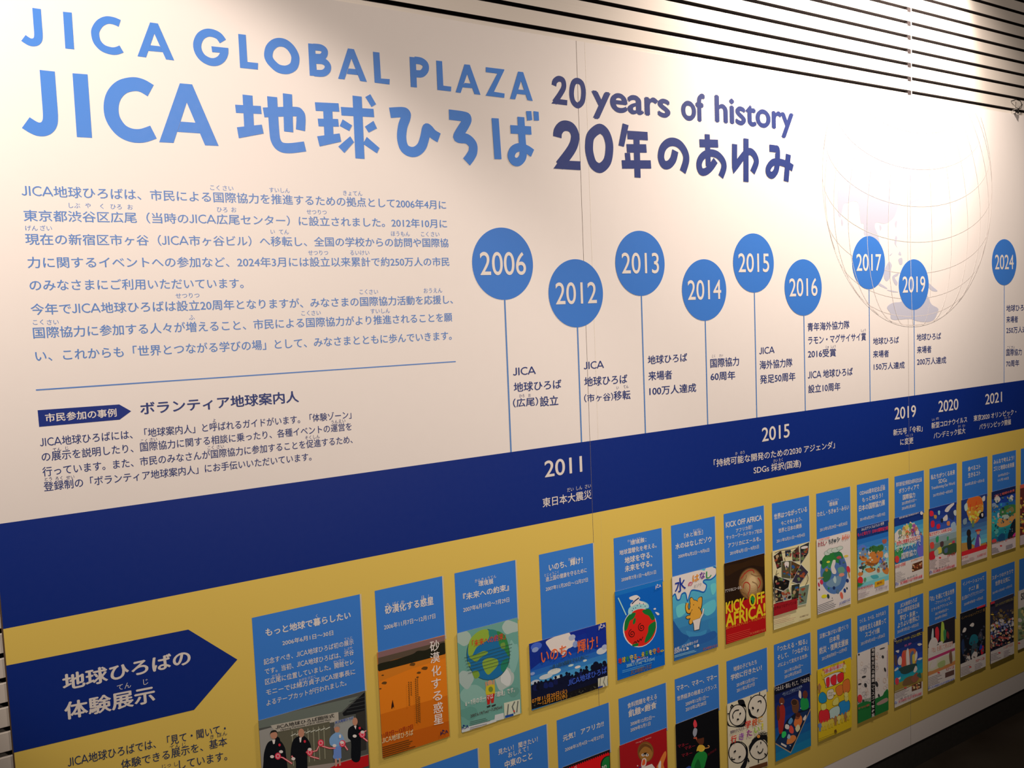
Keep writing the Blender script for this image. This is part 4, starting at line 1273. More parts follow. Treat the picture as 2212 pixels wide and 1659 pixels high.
# ---- islands in the sky
a = leaflet(28.605, 30.56, -8.625, -11.455, 'blue leaflet of brown floating islands with green trees under a navy title strip', G1)
fill(a, (20, 44, 92), 0, .16)
bands(a, mix((30, 84, 140), (120, 164, 176), 7) + mix((150, 178, 176), (96, 150, 176), 3), .16, .85)
fill(a, (190, 168, 160), .85, 1)
BR = (166, 96, 40)
for t, c in (("610,930 680,950 690,985 640,995 610,970", BR), ("700,905 850,880 870,930 840,990 790,1030 740,1050 680,1040 670,1000 720,960", BR), ("680,1000 770,1020 820,1000 790,1040 720,1050", (120, 66, 26)), ("670,1080 770,1070 780,1100 720,1125 680,1110", BR), ("590,1130 640,1110 640,1150 600,1165", BR), ("860,1080 925,1070 925,1140 880,1130", BR), ("860,760 905,750 905,790 870,800", (140, 70, 56)),
             ("720,850 760,820 800,830 860,810 875,860 830,890 760,890 720,890", (44, 84, 40)), ("610,900 650,860 690,900 670,940 620,940", (96, 110, 130)), ("585,860 640,810 690,850 640,860", (74, 92, 150)), ("700,880 720,900 710,930", (196, 196, 186)), ("830,980 880,960 900,1000 830,1020", (80, 96, 150)), ("880,930 915,900 925,950 900,960", (190, 196, 196)), ("590,1070 620,1040 640,1080 630,1120 600,1110", (186, 190, 190)),
             ("730,1160 800,1150 820,1180 760,1195", (60, 130, 130)), ("830,1040 900,1010 920,1060 850,1070", (120, 110, 110)), ("800,1080 830,1090 830,1120 805,1120", (150, 90, 60)), ("600,1060 660,1050 660,1075 610,1085", (40, 50, 60))):
    a.blob(t, c)
a.flecks("600,860 900,800 915,1080 620,1120", 70, ((40, 74, 40), (70, 96, 50), (150, 110, 60), (60, 50, 40), (180, 160, 130), (120, 60, 40), (60, 80, 120)), 4, 12, 11)
a.ell(615, 1212, 30, 44, (176, 36, 40))
a.blob("583,1240 640,1245 680,1215 620,1270 583,1280", (40, 96, 44))
a.ell(668, 1200, 14, 20, (70, 120, 70))
a.poly("777,1230 885,1195 885,1255 777,1292", (196, 128, 24))
b = over(a)
b.text('みんなでつくるよりよい世界', 627, 662, 880, 590, 36, (220, 212, 206), .014)
b.text('もっと知ろう！日本の国際協力展', 585, 724, 924, 642, 42, (190, 40, 60), .025)
b.text('2014年4月29日(火)', 585, 1325, 755, 1278, 32, (176, 30, 40), .016)
b.text('JICA地球ひろば', 785, 1328, 918, 1288, 26, (120, 96, 110), .012)
b.text('無料', 800, 1262, 860, 1242, 26, (120, 50, 20), .012)
b.small(590, 1345, 720, 1310, 6, 13, 3, (130, 110, 110))
done(a, b)

# ---- volunteers
a = leaflet(30.965, 32.90, -8.62, -11.455, 'leaflet with a crowd on a snowy blue mountain above big white lettering', G1)
fill(a, (18, 40, 92), 0, .12)
bands(a, mix((40, 104, 164), (110, 160, 190), 5), .12, .45)
fill(a, (52, 96, 130), .45, .66)
a.poly("1000,690 1040,640 1070,660 1180,560 1240,590 1320,720 1320,800 1000,790", (176, 180, 182))
a.poly("1190,600 1240,590 1320,720 1320,960 1290,960", (70, 84, 150))
a.blob("1000,900 1030,860 1090,850 1080,940 1010,980", (46, 110, 60))
a.blob("1250,850 1310,820 1318,920 1270,940", (84, 76, 150))
for x, y, c in ((1105, 660, (150, 106, 60)), (1135, 640, (176, 150, 66)), (1175, 620, (76, 120, 66)), (1215, 630, (130, 60, 110)), (1140, 700, (176, 90, 50)), (1200, 680, (110, 50, 90)), (1100, 710, (190, 160, 110)), (1240, 660, (150, 90, 70)), (1255, 700, (190, 176, 150)), (1060, 700, (96, 110, 90))):
    figure(a, x, y + 40, 105, c, (186, 146, 110))
a.flecks("1010,690 1310,620 1310,760 1010,800", 55, ((190, 150, 90), (110, 70, 40), (200, 196, 180), (70, 110, 60), (60, 70, 130), (180, 90, 50)), 3, 8, 5)
fill(a, (194, 174, 166), .66, 1)
a.ell(1025, 975, 25, 40, (180, 44, 40))
a.poly("1195,1030 1310,988 1310,1078 1195,1120", (74, 38, 20))
a.flecks("1200,1040 1300,1000 1300,1070 1200,1105", 14, ((150, 90, 50), (120, 50, 30), (40, 24, 16), (170, 130, 90)), 6, 13, 3)
a.poly("1015,780 1285,700 1288,745 1018,825", (206, 190, 180))
a.ell(1300, 458, 16, 20, (196, 196, 190))
b = over(a)
b.text('青年海外協力隊発足50周年', 1050, 528, 1270, 462, 26, (196, 196, 200), .012)
b.text('世界に笑顔をひろげよう', 1022, 822, 1280, 745, 44, (190, 40, 44), .022)
b.text('ボランティアで', 1018, 900, 1292, 815, 76, (224, 218, 214), .022)
b.text('国際協力', 1075, 978, 1242, 922, 70, (224, 218, 214), .022)
b.text('9月15日〜2月28日', 1003, 1082, 1120, 1040, 40, (186, 40, 40), .016)
b.text('JICA地球ひろば', 1180, 1005, 1310, 962, 20, (190, 100, 60), .012)
b.text('JICA地球ひろばで世界を体感', 1062, 1262, 1308, 1180, 36, (180, 34, 50), .016)
b.text('この秋冬、市ヶ谷へ行こう', 1060, 1228, 1250, 1160, 22, (50, 50, 60), .01)
b.small(1005, 1130, 1120, 1095, 7, 18, 3, (130, 116, 110))
logo(b, 1003, 1282, 40, 34, 12, (40, 60, 130))
done(a, b)

# ---- our future SDGs
cr(*C12)
a = leaflet(33.315, 35.29, -8.61, -11.41, 'navy leaflet with white shapes and red fruit over a red title', G1)
bands(a, mix((18, 32, 84), (40, 62, 120), 5), 0, .36)
bands(a, mix((120, 130, 136), (74, 84, 60), 4), .36, .73)
fill(a, (164, 140, 130), .73, 1)
for t, c in (("315,850 345,800 410,760 420,775 380,820 350,860", (176, 180, 186)), ("345,880 380,840 420,850 415,950 360,920", (30, 40, 74)), ("415,850 442,840 442,900 420,890", (150, 156, 166)), ("295,930 340,890 345,950 300,960", (176, 176, 176)), ("385,1000 420,970 440,1000 430,1060 395,1060", (120, 130, 156)), ("150,850 185,855 188,900 150,905", (166, 26, 40)), ("160,970 195,960 200,1020 165,1030", (160, 24, 40)),
             ("225,1005 260,995 262,1040 230,1050", (166, 26, 40)), ("195,895 225,900 220,935 198,930", (150, 100, 40)), ("340,970 370,965 370,1010 342,1010", (170, 90, 50)), ("270,940 295,935 295,975 272,975", (24, 28, 40)), ("240,850 262,848 258,890 244,890", (110, 140, 170)),
             ("150,1210 190,1200 195,1260 160,1270", (166, 50, 40)), ("145,1320 200,1300 205,1380 150,1400", (150, 26, 34)), ("265,1200 300,1190 300,1240 270,1250", (60, 40, 40)), ("225,1280 270,1250 280,1310 235,1330", (190, 140, 50)), ("360,1220 395,1210 395,1270 362,1280", (186, 120, 40)), ("400,1190 425,1180 425,1220 402,1225", (150, 40, 60)), ("290,1260 360,1230 440,1210 440,1320 350,1340 300,1330", (44, 60, 36)),
             ("215,1150 245,1130 245,1190 220,1200", (30, 110, 70)), ("340,1140 358,1135 358,1170 340,1175", (40, 110, 60)), ("200,1300 240,1280 240,1350 205,1350", (130, 130, 110)), ("310,1280 345,1260 345,1310 315,1320", (60, 70, 90))):
    a.blob(t, c)
a.poly("142,1090 385,1035 400,1060 380,1085 142,1145", (190, 168, 160))
a.ell(262, 1373, 14, 9, (170, 40, 40))
b = over(a)
b.text('私たちがつくる未来 SDGs', 144, 1136, 392, 1068, 42, (170, 26, 40), .022)
b.text('3.4〜8.30', 345, 1368, 432, 1342, 40, (150, 40, 40), .012)
b.small(148, 1405, 240, 1380, 7, 15, 3, (120, 104, 100))
b.small(250, 1400, 380, 1365, 4, 18, 3, (130, 112, 106))
b.text('JICA地球ひろばで世界を体感', 185, 1548, 425, 1478, 34, (150, 40, 50), .014)
b.text('この春、市ヶ谷へ行こう', 185, 1512, 362, 1462, 20, (60, 54, 56), .01)
logo(b, 143, 1562, 34, 36, 8, (40, 56, 110))
done(a, b)

# ---- eating, living
a = leaflet(35.67, 37.655, -8.595, -11.43, 'leaflet with a big orange cluster above two drawn people and a red strip', G1)
fill(a, (24, 38, 80))
bands(a, mix((40, 62, 96), (74, 128, 140), 6), .36, .76)
a.poly("500,1210 580,1200 660,1240 780,1200 785,1240 500,1320", (130, 92, 40))
a.blob("575,720 640,690 715,690 745,760 745,850 700,900 690,960 640,990 600,960 565,880 555,800", (196, 104, 30))
a.blob("580,710 650,690 715,695 740,770 720,800 640,800 575,800", (196, 66, 22))
a.flecks("565,820 740,780 690,960 600,980", 40, ((206, 140, 40), (180, 90, 30), (150, 80, 30), (210, 160, 80)), 8, 20, 8)
for t, c in (("535,790 565,760 570,830 545,850", (130, 140, 146)), ("735,700 765,680 765,730 740,740", (150, 156, 160)), ("700,900 725,860 755,870 755,920 720,930", (14, 14, 18)), ("725,880 745,875 745,910 730,912", (196, 196, 196)), ("520,950 560,930 560,990 525,1000", (90, 100, 104)), ("620,970 640,950 645,1020 622,1030", (70, 90, 60))):
    a.blob(t, c)
a.line("605,770 600,850", 7, (150, 40, 20))
a.line("670,740 665,820 690,800", 7, (150, 40, 20))
a.blob("575,1275 565,1160 590,1110 610,1150 615,1270", (20, 26, 30))
a.ell(585, 1095, 24, 40, (28, 20, 18))
a.blob("650,1270 670,1150 690,1100 715,1150 710,1255", (74, 44, 100))
a.ell(690, 1085, 18, 28, (150, 100, 70))
a.ell(690, 1065, 34, 12, (130, 40, 30), -.2)
a.blob("700,1140 720,1180 715,1240 705,1230", (180, 180, 176))
a.line("615,1190 650,1150", 10, (60, 70, 50))
fill(a, (140, 26, 30), .79, .835)
fill(a, (150, 128, 118), .835, 1)
a.poly("500,1320 785,1235 785,1270 500,1360", (150, 24, 30))
b = over(a)
b.text('2.3〜5.31', 503, 1395, 575, 1370, 30, (170, 40, 40), .014)
b.small(590, 1380, 660, 1360, 3, 14, 3, (130, 100, 96))
b.text('JICA地球ひろば', 675, 1372, 778, 1335, 28, (150, 60, 60), .014)
b.small(505, 1420, 600, 1395, 4, 14, 3, (110, 96, 92))
done(a, b)

# ---- rubbish and the earth
a = leaflet(38.03, 40.01, -8.58, -11.415, 'dark teal leaflet with a brown hand shaped island and a red title line', G1)
fill(a, (14, 22, 50), 0, .12)
bands(a, mix((18, 40, 96), (30, 110, 110), 4) + mix((24, 100, 96), (16, 70, 84), 3), .12, .83)
for t, c in (("870,720 900,670 940,720 900,760", (150, 160, 170)), ("1030,730 1060,670 1085,690 1070,740", (150, 156, 166)), ("845,770 880,760 900,800 860,820", (90, 100, 110)), ("940,830 1000,790 1105,780 1105,880 1020,930 940,900", (40, 76, 40)), ("1000,850 1070,800 1090,850 1040,870", (90, 80, 46)), ("900,980 930,930 1010,940 1105,870 1105,930 1040,1000 960,1030 910,1020", (150, 96, 50)), ("905,880 925,870 925,920 908,920", (170, 180, 180)), ("960,900 1030,890 1030,930 970,940", (120, 124, 110)),
             ("1020,1150 1060,1000 1105,940 1105,1120 1070,1160", (14, 22, 28)), ("910,1150 950,1100 990,1120 970,1200 920,1190", (16, 50, 74)), ("870,1080 900,1050 920,1080 890,1110", (60, 110, 100)), ("1075,1130 1105,1090 1105,1130", (150, 30, 90)), ("930,760 990,760 980,800 940,800", (30, 70, 130)), ("845,1000 880,960 890,1010 860,1040", (30, 104, 96))):
    a.blob(t, c)
a.flecks("850,720 1100,680 1100,1100 850,1160", 60, ((30, 60, 60), (60, 80, 70), (16, 30, 50), (110, 100, 80), (40, 110, 110)), 5, 13, 9)
fill(a, (142, 124, 118), .83, 1)
a.blob("842,1180 880,1160 895,1190 850,1205", (150, 40, 40))
a.ell(945, 1240, 14, 9, (150, 40, 40))
b = over(a)
b.text('ゴミと地球の未来', 870, 700, 1098, 630, 30, (190, 60, 46), .02)
b.text('6.1〜11.10', 995, 1195, 1090, 1160, 40, (150, 44, 40), .012)
b.text('JICA地球ひろば', 845, 1225, 975, 1195, 20, (150, 90, 60), .01)
b.small(845, 1270, 930, 1250, 5, 13, 3, (90, 80, 80))
b.small(1000, 1240, 1095, 1210, 4, 12, 3, (96, 86, 86))
done(a, b)

a = leaflet(40.40, 42.37, -8.60, -11.40, 'dark red leaflet cut by the right edge of the picture, upper row', G1)
fill(a, (60, 24, 20))
fill(a, (150, 50, 36), .0, .06)
a.flecks("1162,700 1250,680 1250,1080 1160,1100", 40, ((170, 70, 30), (196, 110, 40), (30, 24, 26), (110, 40, 30), (60, 60, 50)), 8, 22, 21)
fill(a, (120, 104, 100), .84, 1)
done(a)

# ================================================================== lower row
cr(*D3)
a = leaflet(14.475, 16.275, -13.555, -15.4, 'red leaflet with black zigzag edge and a green disc, below the blue 元気！アフリカ caption', G2)
fill(a, (176, 10, 14))
x0, x1, zt, zb = a.rect
n = 22
a.face([(x0, zt)] + [(x0 + (x1 - x0) * (i + .5 * (j % 2)) / n, zt - (.012 if j % 2 else .006)) for i in range(n) for j in range(2)] + [(x1, zt - .006), (x1, zt)], (20, 12, 14))
a.ell(1075, 1600, 175, 190, (10, 30, 12))
a.ell(1080, 1600, 150, 176, (16, 84, 34))
fill(a, (14, 10, 12), 0, 1, .985, 1)
b = over(a)
b.text('an', 925, 1690, 1020, 1650, 60, (190, 180, 176), .01, 3, True)
b.text('G', 380, 1690, 425, 1672, 60, (190, 180, 176), .01, 3, True)
done(a, b)

cr(*D4)
a = leaflet(16.67, 18.645, -13.565, -15.9, 'dark red leaflet with a brown lion head and an orange rabbit ear', G2)
fill(a, (122, 12, 16))
a.ell(455, 885, 84, 108, (92, 54, 20))
a.ell(458, 890, 72, 94, (120, 76, 30))
a.blob("385,900 400,830 450,800 510,830 525,890 500,850 450,830 410,860", (80, 46, 18))
for x in (428, 470):
    a.ell(x, 918, 17, 14, (206, 200, 190))
    a.ell(x + 2, 916, 6, 8, (24, 16, 10))
a.blob("435,900 465,892 460,912 445,916", (26, 16, 10))
a.blob("410,1035 418,970 440,950 462,965 458,1020 430,1045", (206, 196, 186))
a.blob("418,1025 425,975 440,960 452,975 448,1015", (176, 62, 26))
a.poly("400,1053 440,1040 520,1010 560,1060 560,1120 400,1120", (196, 190, 186))
a.poly("375,1060 400,1035 410,1060 390,1090", (30, 34, 84))
a.blob("570,1053 590,1000 640,900 665,880 668,930 640,1010 650,1060 620,1100", (180, 86, 34))
a.blob("585,1040 600,990 615,985 610,1080", (206, 190, 180))
a.ell(372, 1030, 6, 7, (206, 200, 190))
b = over(a)
b.text('Hungry × Satiety', 355, 805, 515, 742, 18, (180, 110, 100), .006, 3, True)
done(a, b)

a = leaflet(19.045, 21.02, -13.57, -16.38, 'black leaflet with a golden haired figure in a green robe', G2)
fill(a, (6, 6, 8))
a.blob("930,1060 960,940 1000,890 1060,880 1095,920 1080,990 1050,1060", (20, 92, 34))
a.blob("960,1060 1000,960 1030,1060", (14, 66, 26))
a.ell(1030, 850, 40, 34, (190, 136, 40))
a.blob("990,850 1010,815 1050,815 1075,845 1050,860 1040,885 1010,870 985,880", (176, 120, 36))
a.line("1070,850 1110,840 1115,825 1100,820", 7, (150, 96, 50), True)
a.blob("980,760 1030,745 1060,740 1055,800 1020,810", (66, 30, 16))
a.blob("950,590 965,550 985,580 988,620 965,635 955,620", (180, 40, 46))
a.blob("945,690 960,640 990,650 985,700 975,720 960,730", (110, 106, 110))
a.ell(970, 742, 20, 8, (140, 60, 40))
a.line("980,730 985,760", 8, (150, 60, 40))
a.poly("870,1053 905,1030 930,1040 925,1060", (30, 44, 90))
b = over(a)
for st, x, y in (('マネー', 790, 850), ('マネー', 860, 870), ('マネー', 830, 945)):
    b.text(st, x, y, x + 110, y - 30, 40, (110, 20, 30), .01)
b.text('世界経済', 1100, 930, 1190, 870, 26, (74, 14, 20), .006)
done(a, b)

a = leaflet(21.43, 23.405, -13.565, -16.385, 'cream leaflet with four round black line faces and coloured handwriting', G2)
fill(a, (196, 170, 116))
K = (12, 12, 14)
for x, y, rx, ry, rot in ((1410, 505, 85, 110, .15), (1615, 415, 92, 122, .2), (1410, 895, 92, 108, 0), (1630, 860, 96, 108, -.15)):
    a.ell(x, y, rx + 5, ry + 5, K, rot)
    a.ell(x, y, rx - 5, ry - 5, (202, 176, 122), rot)
for t in ("1415,350 1470,345 1490,400 1495,500 1470,590 1400,620 1330,610 1305,560 1320,620 1480,620 1500,500 1490,390 1430,400 1420,380", "1520,460 1540,520 1590,540 1610,525 1560,500 1535,440",
          "1335,840 1370,800 1430,785 1480,810 1500,860 1500,930 1460,1010 1440,1053 1490,1053 1515,960 1515,850 1470,790 1400,775 1340,800", "1530,860 1560,770 1620,720 1680,710 1718,720 1718,800 1690,760 1620,770 1570,820 1540,880"):
    a.blob(t, K)
rnd = random.Random(3)
for i in range(26):
    t = i / 25
    a.ring(1535 + 180 * t, 840 - 145 * math.sin(t * 2.0) + rnd.uniform(-12, 12), 13, 14, .0012, K, 12)
for t in ("1365,540 1360,500 1385,460 1425,450", "1425,550 1415,545", "1440,490 1435,480", "1580,440 1560,420", "1620,365 1650,355 1655,380", "1615,470 1630,440", "1350,940 1355,965 1385,960", "1370,890 1390,870", "1425,945 1445,930",
          "1610,840 1615,820", "1650,780 1655,800", "1620,880 1640,900 1665,880 1675,850", "1640,265 1640,290", "1700,290 1680,320", "1350,440 1340,415 1365,400", "1552,310 1545,330", "1345,395 1370,420", "1305,490 1325,490", "1625,960 1630,1000", "1690,900 1715,930", "1515,950 1530,985 1515,975"):
    a.line(t, 9, K, len(t.split()) > 2)
for x, y in ((1438, 488), (1412, 548), (1570, 430), (1622, 452), (1385, 880), (1430, 938)):
    a.ell(x, y, 8, 12, K, .5)
a.ell(1628, 725, 16, 18, (190, 96, 40))
a.poly("1530,1045 1720,985 1722,1030 1540,1090", (70, 40, 20))
b = over(a)
for ch, x, y, w2, c in (('学', 1490, 645, 60, (150, 40, 30)), ('校', 1562, 622, 58, (150, 60, 30)), ('に', 1630, 590, 45, (160, 110, 40)), ('行', 1342, 800, 60, (150, 40, 30)), ('き', 1425, 770, 55, (110, 60, 110)), ('た', 1505, 735, 58, (110, 40, 90)), ('い', 1585, 700, 55, (110, 130, 40)), ('！', 1660, 660, 20, (170, 140, 40))):
    b.text(ch, x, y, x + w2, y - w2 * .3, 76, c, .03)
b.text('地球の子どもたち', 1335, 700, 1480, 655, 34, (60, 40, 60), .02)
done(a, b)

a = leaflet(23.82, 25.75, -13.585, -16.37, 'dark blue leaflet of carved figures standing by a big smartphone', G2)
bands(a, [(8, 10, 22)] + mix((12, 18, 52), (14, 34, 84), 4) + mix((14, 50, 92), (16, 78, 104), 4), 0, 1)
a.poly("1795,800 1960,895 2165,430 2120,425 2010,480 1920,560", (12, 18, 30))
a.line("1797,795 1962,893 2167,440", 8, (120, 96, 74))
a.poly("1800,790 1945,870 2150,450 2060,480", (16, 30, 54))
for t, c in (("1840,680 1830,500 1850,410 1890,400 1905,480 1890,620 1870,690", (110, 26, 20)), ("1815,440 1840,400 1850,520 1825,560", (60, 26, 16)), ("2070,440 2065,350 2100,320 2140,340 2150,420 2110,450", (20, 96, 44)), ("1985,470 1975,380 2000,345 2040,350 2050,420 2030,480", (70, 40, 24)), ("2045,310 2050,250 2070,265 2070,330", (176, 160, 130)),
             ("1995,600 2020,520 2070,510 2080,570 2040,640", (176, 76, 34)), ("2010,640 2040,600 2060,640 2030,680", (196, 140, 100)), ("1945,660 1960,610 1990,640 1990,690 1960,690", (180, 50, 40)), ("1920,800 1935,740 1990,710 2020,740 1985,790 1940,805", (190, 84, 40)), ("1870,730 1875,680 1910,675 1915,710 1890,740", (30, 130, 60)),
             ("1905,640 1910,600 1945,610 1940,650", (180, 170, 160)), ("1935,580 1965,530 1985,560 1960,600", (60, 96, 140)), ("2090,540 2120,500 2120,540 2100,560", (190, 170, 140)), ("1925,740 1940,700 1960,720 1950,750", (110, 120, 130)), ("2010,540 2030,480 2060,490 2050,540", (90, 46, 30))):
    a.blob(t, c)
for x, y, rx, ry, c in ((1870, 360, 28, 40, (76, 36, 22)), (2112, 290, 26, 42, (70, 32, 22)), (2000, 375, 34, 36, (40, 24, 16)), (1868, 385, 10, 5, (200, 190, 180)), (2040, 500, 26, 24, (60, 24, 16))):
    a.ell(x, y, rx, ry, c)
a.ring(2000, 372, 32, 34, .0016, (110, 66, 40))
a.poly("1865,790 1920,820 1915,840 1860,808", (206, 196, 180))
for x, y in ((2065, 432), (1960, 822), (1955, 818)):
    a.ell(x, y, 5, 5, (220, 220, 220))
b = over(a)
b.text('「つたえる・知る」そして、「つながる」', 1797, 262, 2165, 150, 50, (214, 208, 196), .012)
b.text('-ITによって変化する世界-', 1875, 300, 2085, 215, 26, (110, 116, 140), .006)
b.text('Our changing world through IT', 1890, 312, 2070, 240, 18, (80, 86, 110), .004, 3, True)
done(a, b)

cr(*D9)
a = leaflet(26.165, 28.145, -13.58, -16.355, 'mustard yellow leaflet of people carrying big coloured loads below a white banner', G2)
fill(a, (146, 116, 16))
a.poly("155,780 345,715 350,755 165,822", (196, 180, 170))
a.line("158,770 165,850", 8, (60, 44, 16))
a.line("345,700 355,790", 8, (60, 44, 16))
for t, c in (("180,920 165,860 190,835 270,800 330,800 345,860 300,900 190,940", (150, 156, 156)), ("185,860 215,845 215,920 190,930", (170, 22, 28)), ("225,850 275,820 275,905 235,910", (170, 22, 28)), ("285,825 340,800 340,870 295,890", (170, 22, 28)),
             ("270,940 330,910 335,990 290,1010", (150, 74, 26)), ("335,890 390,860 400,960 345,990", (160, 70, 26)), ("120,1010 150,975 185,1000 190,1060 150,1080 120,1060", (20, 84, 110)), ("195,970 250,950 250,1030 200,1040", (196, 176, 110)), ("300,1075 390,1050 392,1150 310,1185", (24, 84, 150)), ("215,1140 300,1100 305,1180 225,1220", (120, 150, 140)),
             ("125,1150 205,1135 215,1240 130,1260", (170, 24, 28)), ("140,1090 185,1080 185,1130 145,1140", (190, 150, 60)), ("245,1060 290,1020 300,1080 250,1100", (190, 150, 60)), ("350,1000 380,990 385,1050 355,1060", (196, 170, 60))):
    a.blob(t, (34, 26, 10))
    m = P(t)
    gx, gz = sum(p[0] for p in m) / len(m), sum(p[1] for p in m) / len(m)
    a.blob([((p[0] - gx) * .93 + gx, (p[1] - gz) * .94 + gz) for p in m], c)
for x, y in ((130, 1330), (160, 1320), (185, 1315), (215, 1300), (240, 1290), (270, 1275), (300, 1262), (330, 1250), (360, 1240), (385, 1225), (160, 860), (350, 800), (125, 985), (365, 1050)):
    figure(a, x, y, 85, random.Random(x).choice(((170, 120, 40), (110, 74, 40), (190, 150, 70), (70, 84, 110))), (120, 70, 40))
for x, y in ((215, 985), (235, 985), (215, 1010), (235, 1005)):
    a.line("%d,%d %d,%d" % (x - 9, y, x + 9, y - 5), 3, (90, 74, 40))
a.ell(262, 990, 10, 12, (206, 200, 186))
a.poly("258,1320 275,1310 285,1340 265,1350", (70, 46, 14))
b = over(a)
b.text('災害に負けない国づくり', 168, 812, 345, 747, 38, (150, 30, 36), .022)
b.text('JICA地球ひろば', 225, 748, 300, 722, 16, (40, 90, 50), .01)
b.small(120, 1400, 300, 1330, 3, 14, 3, (96, 80, 24))
done(a, b)

a = leaflet(28.52, 30.47, -13.545, -16.335, 'white sketchy leaflet with a black vertical title strip and dark green ground', G2)
fill(a, (192, 170, 164))
rnd = random.Random(12)
for i in range(46):
    u, v = rnd.random(), rnd.random()
    x, y = 475 + 260 * u, 640 + 400 * v - 95 * u
    if 580 < x < 632:
        continue
    a.ring(x, y, rnd.uniform(7, 16), rnd.uniform(10, 24), .0009, rnd.choice(((70, 66, 66), (110, 100, 96), (130, 96, 70))), 10)
for x, y, rx, ry in ((525, 840, 20, 9), (540, 915, 12, 20), (488, 905, 16, 7), (640, 905, 12, 26), (690, 585, 26, 5), (695, 660, 10, 14), (480, 640, 8, 8), (715, 775, 8, 20), (520, 1060, 10, 16), (660, 1010, 8, 18)):
    a.ell(x, y, rx, ry, (30, 28, 28), -.3)
a.blob("465,1100 500,1075 545,1060 590,1060 640,1030 690,1010 710,975 742,960 744,1145 465,1262 465,1180", (20, 70, 30))
a.blob("640,1080 700,1040 735,1030 735,1060 660,1095", (110, 84, 74))
for i in range(14):
    a.line("%d,%d %d,%d" % (475 + i * 9, 1080 - i * 2, 477 + i * 9, 1050 - i * 2), 4, (24, 60, 34))
a.poly("586,580 624,568 626,1182 590,1200", (14, 12, 12))
a.ell(488, 1035, 22, 36, (170, 34, 36))
b = over(a)
for i, ch in enumerate('地球を支える農業ってスゴイ!?展'):
    b.text(ch, 594, 618 + i * 39, 620, 612 + i * 39, 32, (206, 190, 186), .014)
b.text('食べものと農業', 475, 1135, 575, 1100, 20, (130, 50, 40), .012)
b.line("738,580 738,830", 4, (190, 110, 110))
done(a, b)

a = leaflet(30.875, 32.81, -13.52, -16.375, 'night blue leaflet of people riding a boat among white birds', G2)
bands(a, mix((14, 20, 44), (22, 40, 96), 5) + mix((16, 70, 100), (20, 92, 92), 3), 0, .68)
fill(a, (96, 78, 30), .66, .79)
fill(a, (152, 128, 116), .79, 1)
for t, c in (("860,740 870,620 905,600 985,590 1000,690 960,760 900,780", (120, 60, 36)), ("865,640 890,620 895,730 870,740", (130, 44, 34)), ("905,620 925,590 935,740 910,750", (190, 180, 160)), ("940,640 970,610 975,720 945,740", (50, 60, 80)), ("960,650 985,640 985,720 965,730", (170, 110, 40)), ("830,690 850,655 865,680 860,730 835,730", (190, 190, 190)), ("985,640 1000,610 1005,660 985,700", (180, 184, 186)), ("850,760 990,720 985,770 900,815 850,800", (26, 40, 36)),
             ("1005,545 1030,538 1048,548 1020,562", (190, 190, 190)), ("1005,685 1030,668 1052,672 1030,690", (190, 190, 190)), ("800,780 825,755 835,770 805,790", (190, 190, 190)), ("810,610 840,600 835,625", (150, 160, 170)), ("970,790 990,740 1005,770 985,800", (170, 176, 176)), ("800,650 820,650 825,730 805,735", (50, 36, 40)), ("880,920 890,860 960,830 1000,850 990,890", (74, 52, 30)), ("950,860 1000,800 1020,850 980,890", (90, 50, 36)), ("1000,830 1030,800 1040,850", (30, 60, 50)), ("830,850 845,830 855,850 845,865", (190, 186, 180)),
             ("805,800 850,790 850,840 810,850", (16, 74, 104))):
    a.blob(t, c)
a.ell(822, 880, 18, 32, (170, 34, 40))
a.ring(806, 512, 7, 13, .0016, (190, 180, 130), 14)
a.poly("955,915 1042,880 1042,940 955,972", (60, 34, 22))
a.flecks("960,920 1035,895 1035,935 960,960", 12, ((140, 80, 50), (30, 20, 16), (160, 120, 80)), 5, 9, 6)
b = over(a)
b.text('ワクワク・ドキドキ・よりよい世界に！', 815, 545, 1045, 462, 30, (130, 110, 30), .012)
b.text('学び、未来へ', 890, 575, 955, 548, 22, (190, 60, 90), .018)
b.text('JICA地球ひろばで世界を体感', 835, 1078, 1042, 1000, 26, (150, 50, 60), .014)
b.small(805, 975, 940, 920, 5, 14, 3, (110, 96, 92))
b.text('この夏、市ヶ谷へ行こう', 835, 1050, 980, 1000, 16, (60, 56, 60), .01)
b.ell(898, 938, 12, 7, (160, 50, 40))
logo(b, 800, 1092, 24, 26, 7, (50, 66, 120))
done(a, b)

a = leaflet(33.19, 35.165, -13.55, -16.31, 'dark leaflet with hanging clothes above a pale pink strip and painted field', G2)
fill(a, (20, 16, 20))
for t, c in (("1175,530 1165,420 1185,390 1200,430 1195,510", (150, 24, 30)), ("1215,520 1220,370 1230,345 1245,370 1250,470 1240,530", (96, 106, 36)), ("1130,500 1140,410 1150,420 1150,500", (110, 110, 130)), ("1265,470 1275,430 1290,460 1285,500", (74, 24, 24)), ("1105,570 1130,500 1170,490 1190,540 1160,570", (176, 170, 160)), ("1190,540 1230,520 1225,560", (150, 140, 130)), ("1240,430 1262,420 1260,500 1245,510", (30, 70, 40))):
    a.blob(t, c)
for k, c in enumerate(mix((150, 116, 104), (150, 124, 124), 3)):
    fill(a, c, .42 + k * .04, .47 + k * .04)
fill(a, (130, 112, 110), .54, .72)
fill(a, (120, 74, 40), .70, .765)
fill(a, (150, 126, 114), .765, 1)
a.poly("1102,585 1120,560 1180,560 1210,545 1320,520 1330,580 1102,650", (170, 148, 140))
a.line("1103,690 1342,590", 14, (110, 30, 56))
a.blob("1110,745 1140,700 1190,690 1230,660 1300,640 1330,650 1330,700 1200,760 1120,790", (120, 112, 90))
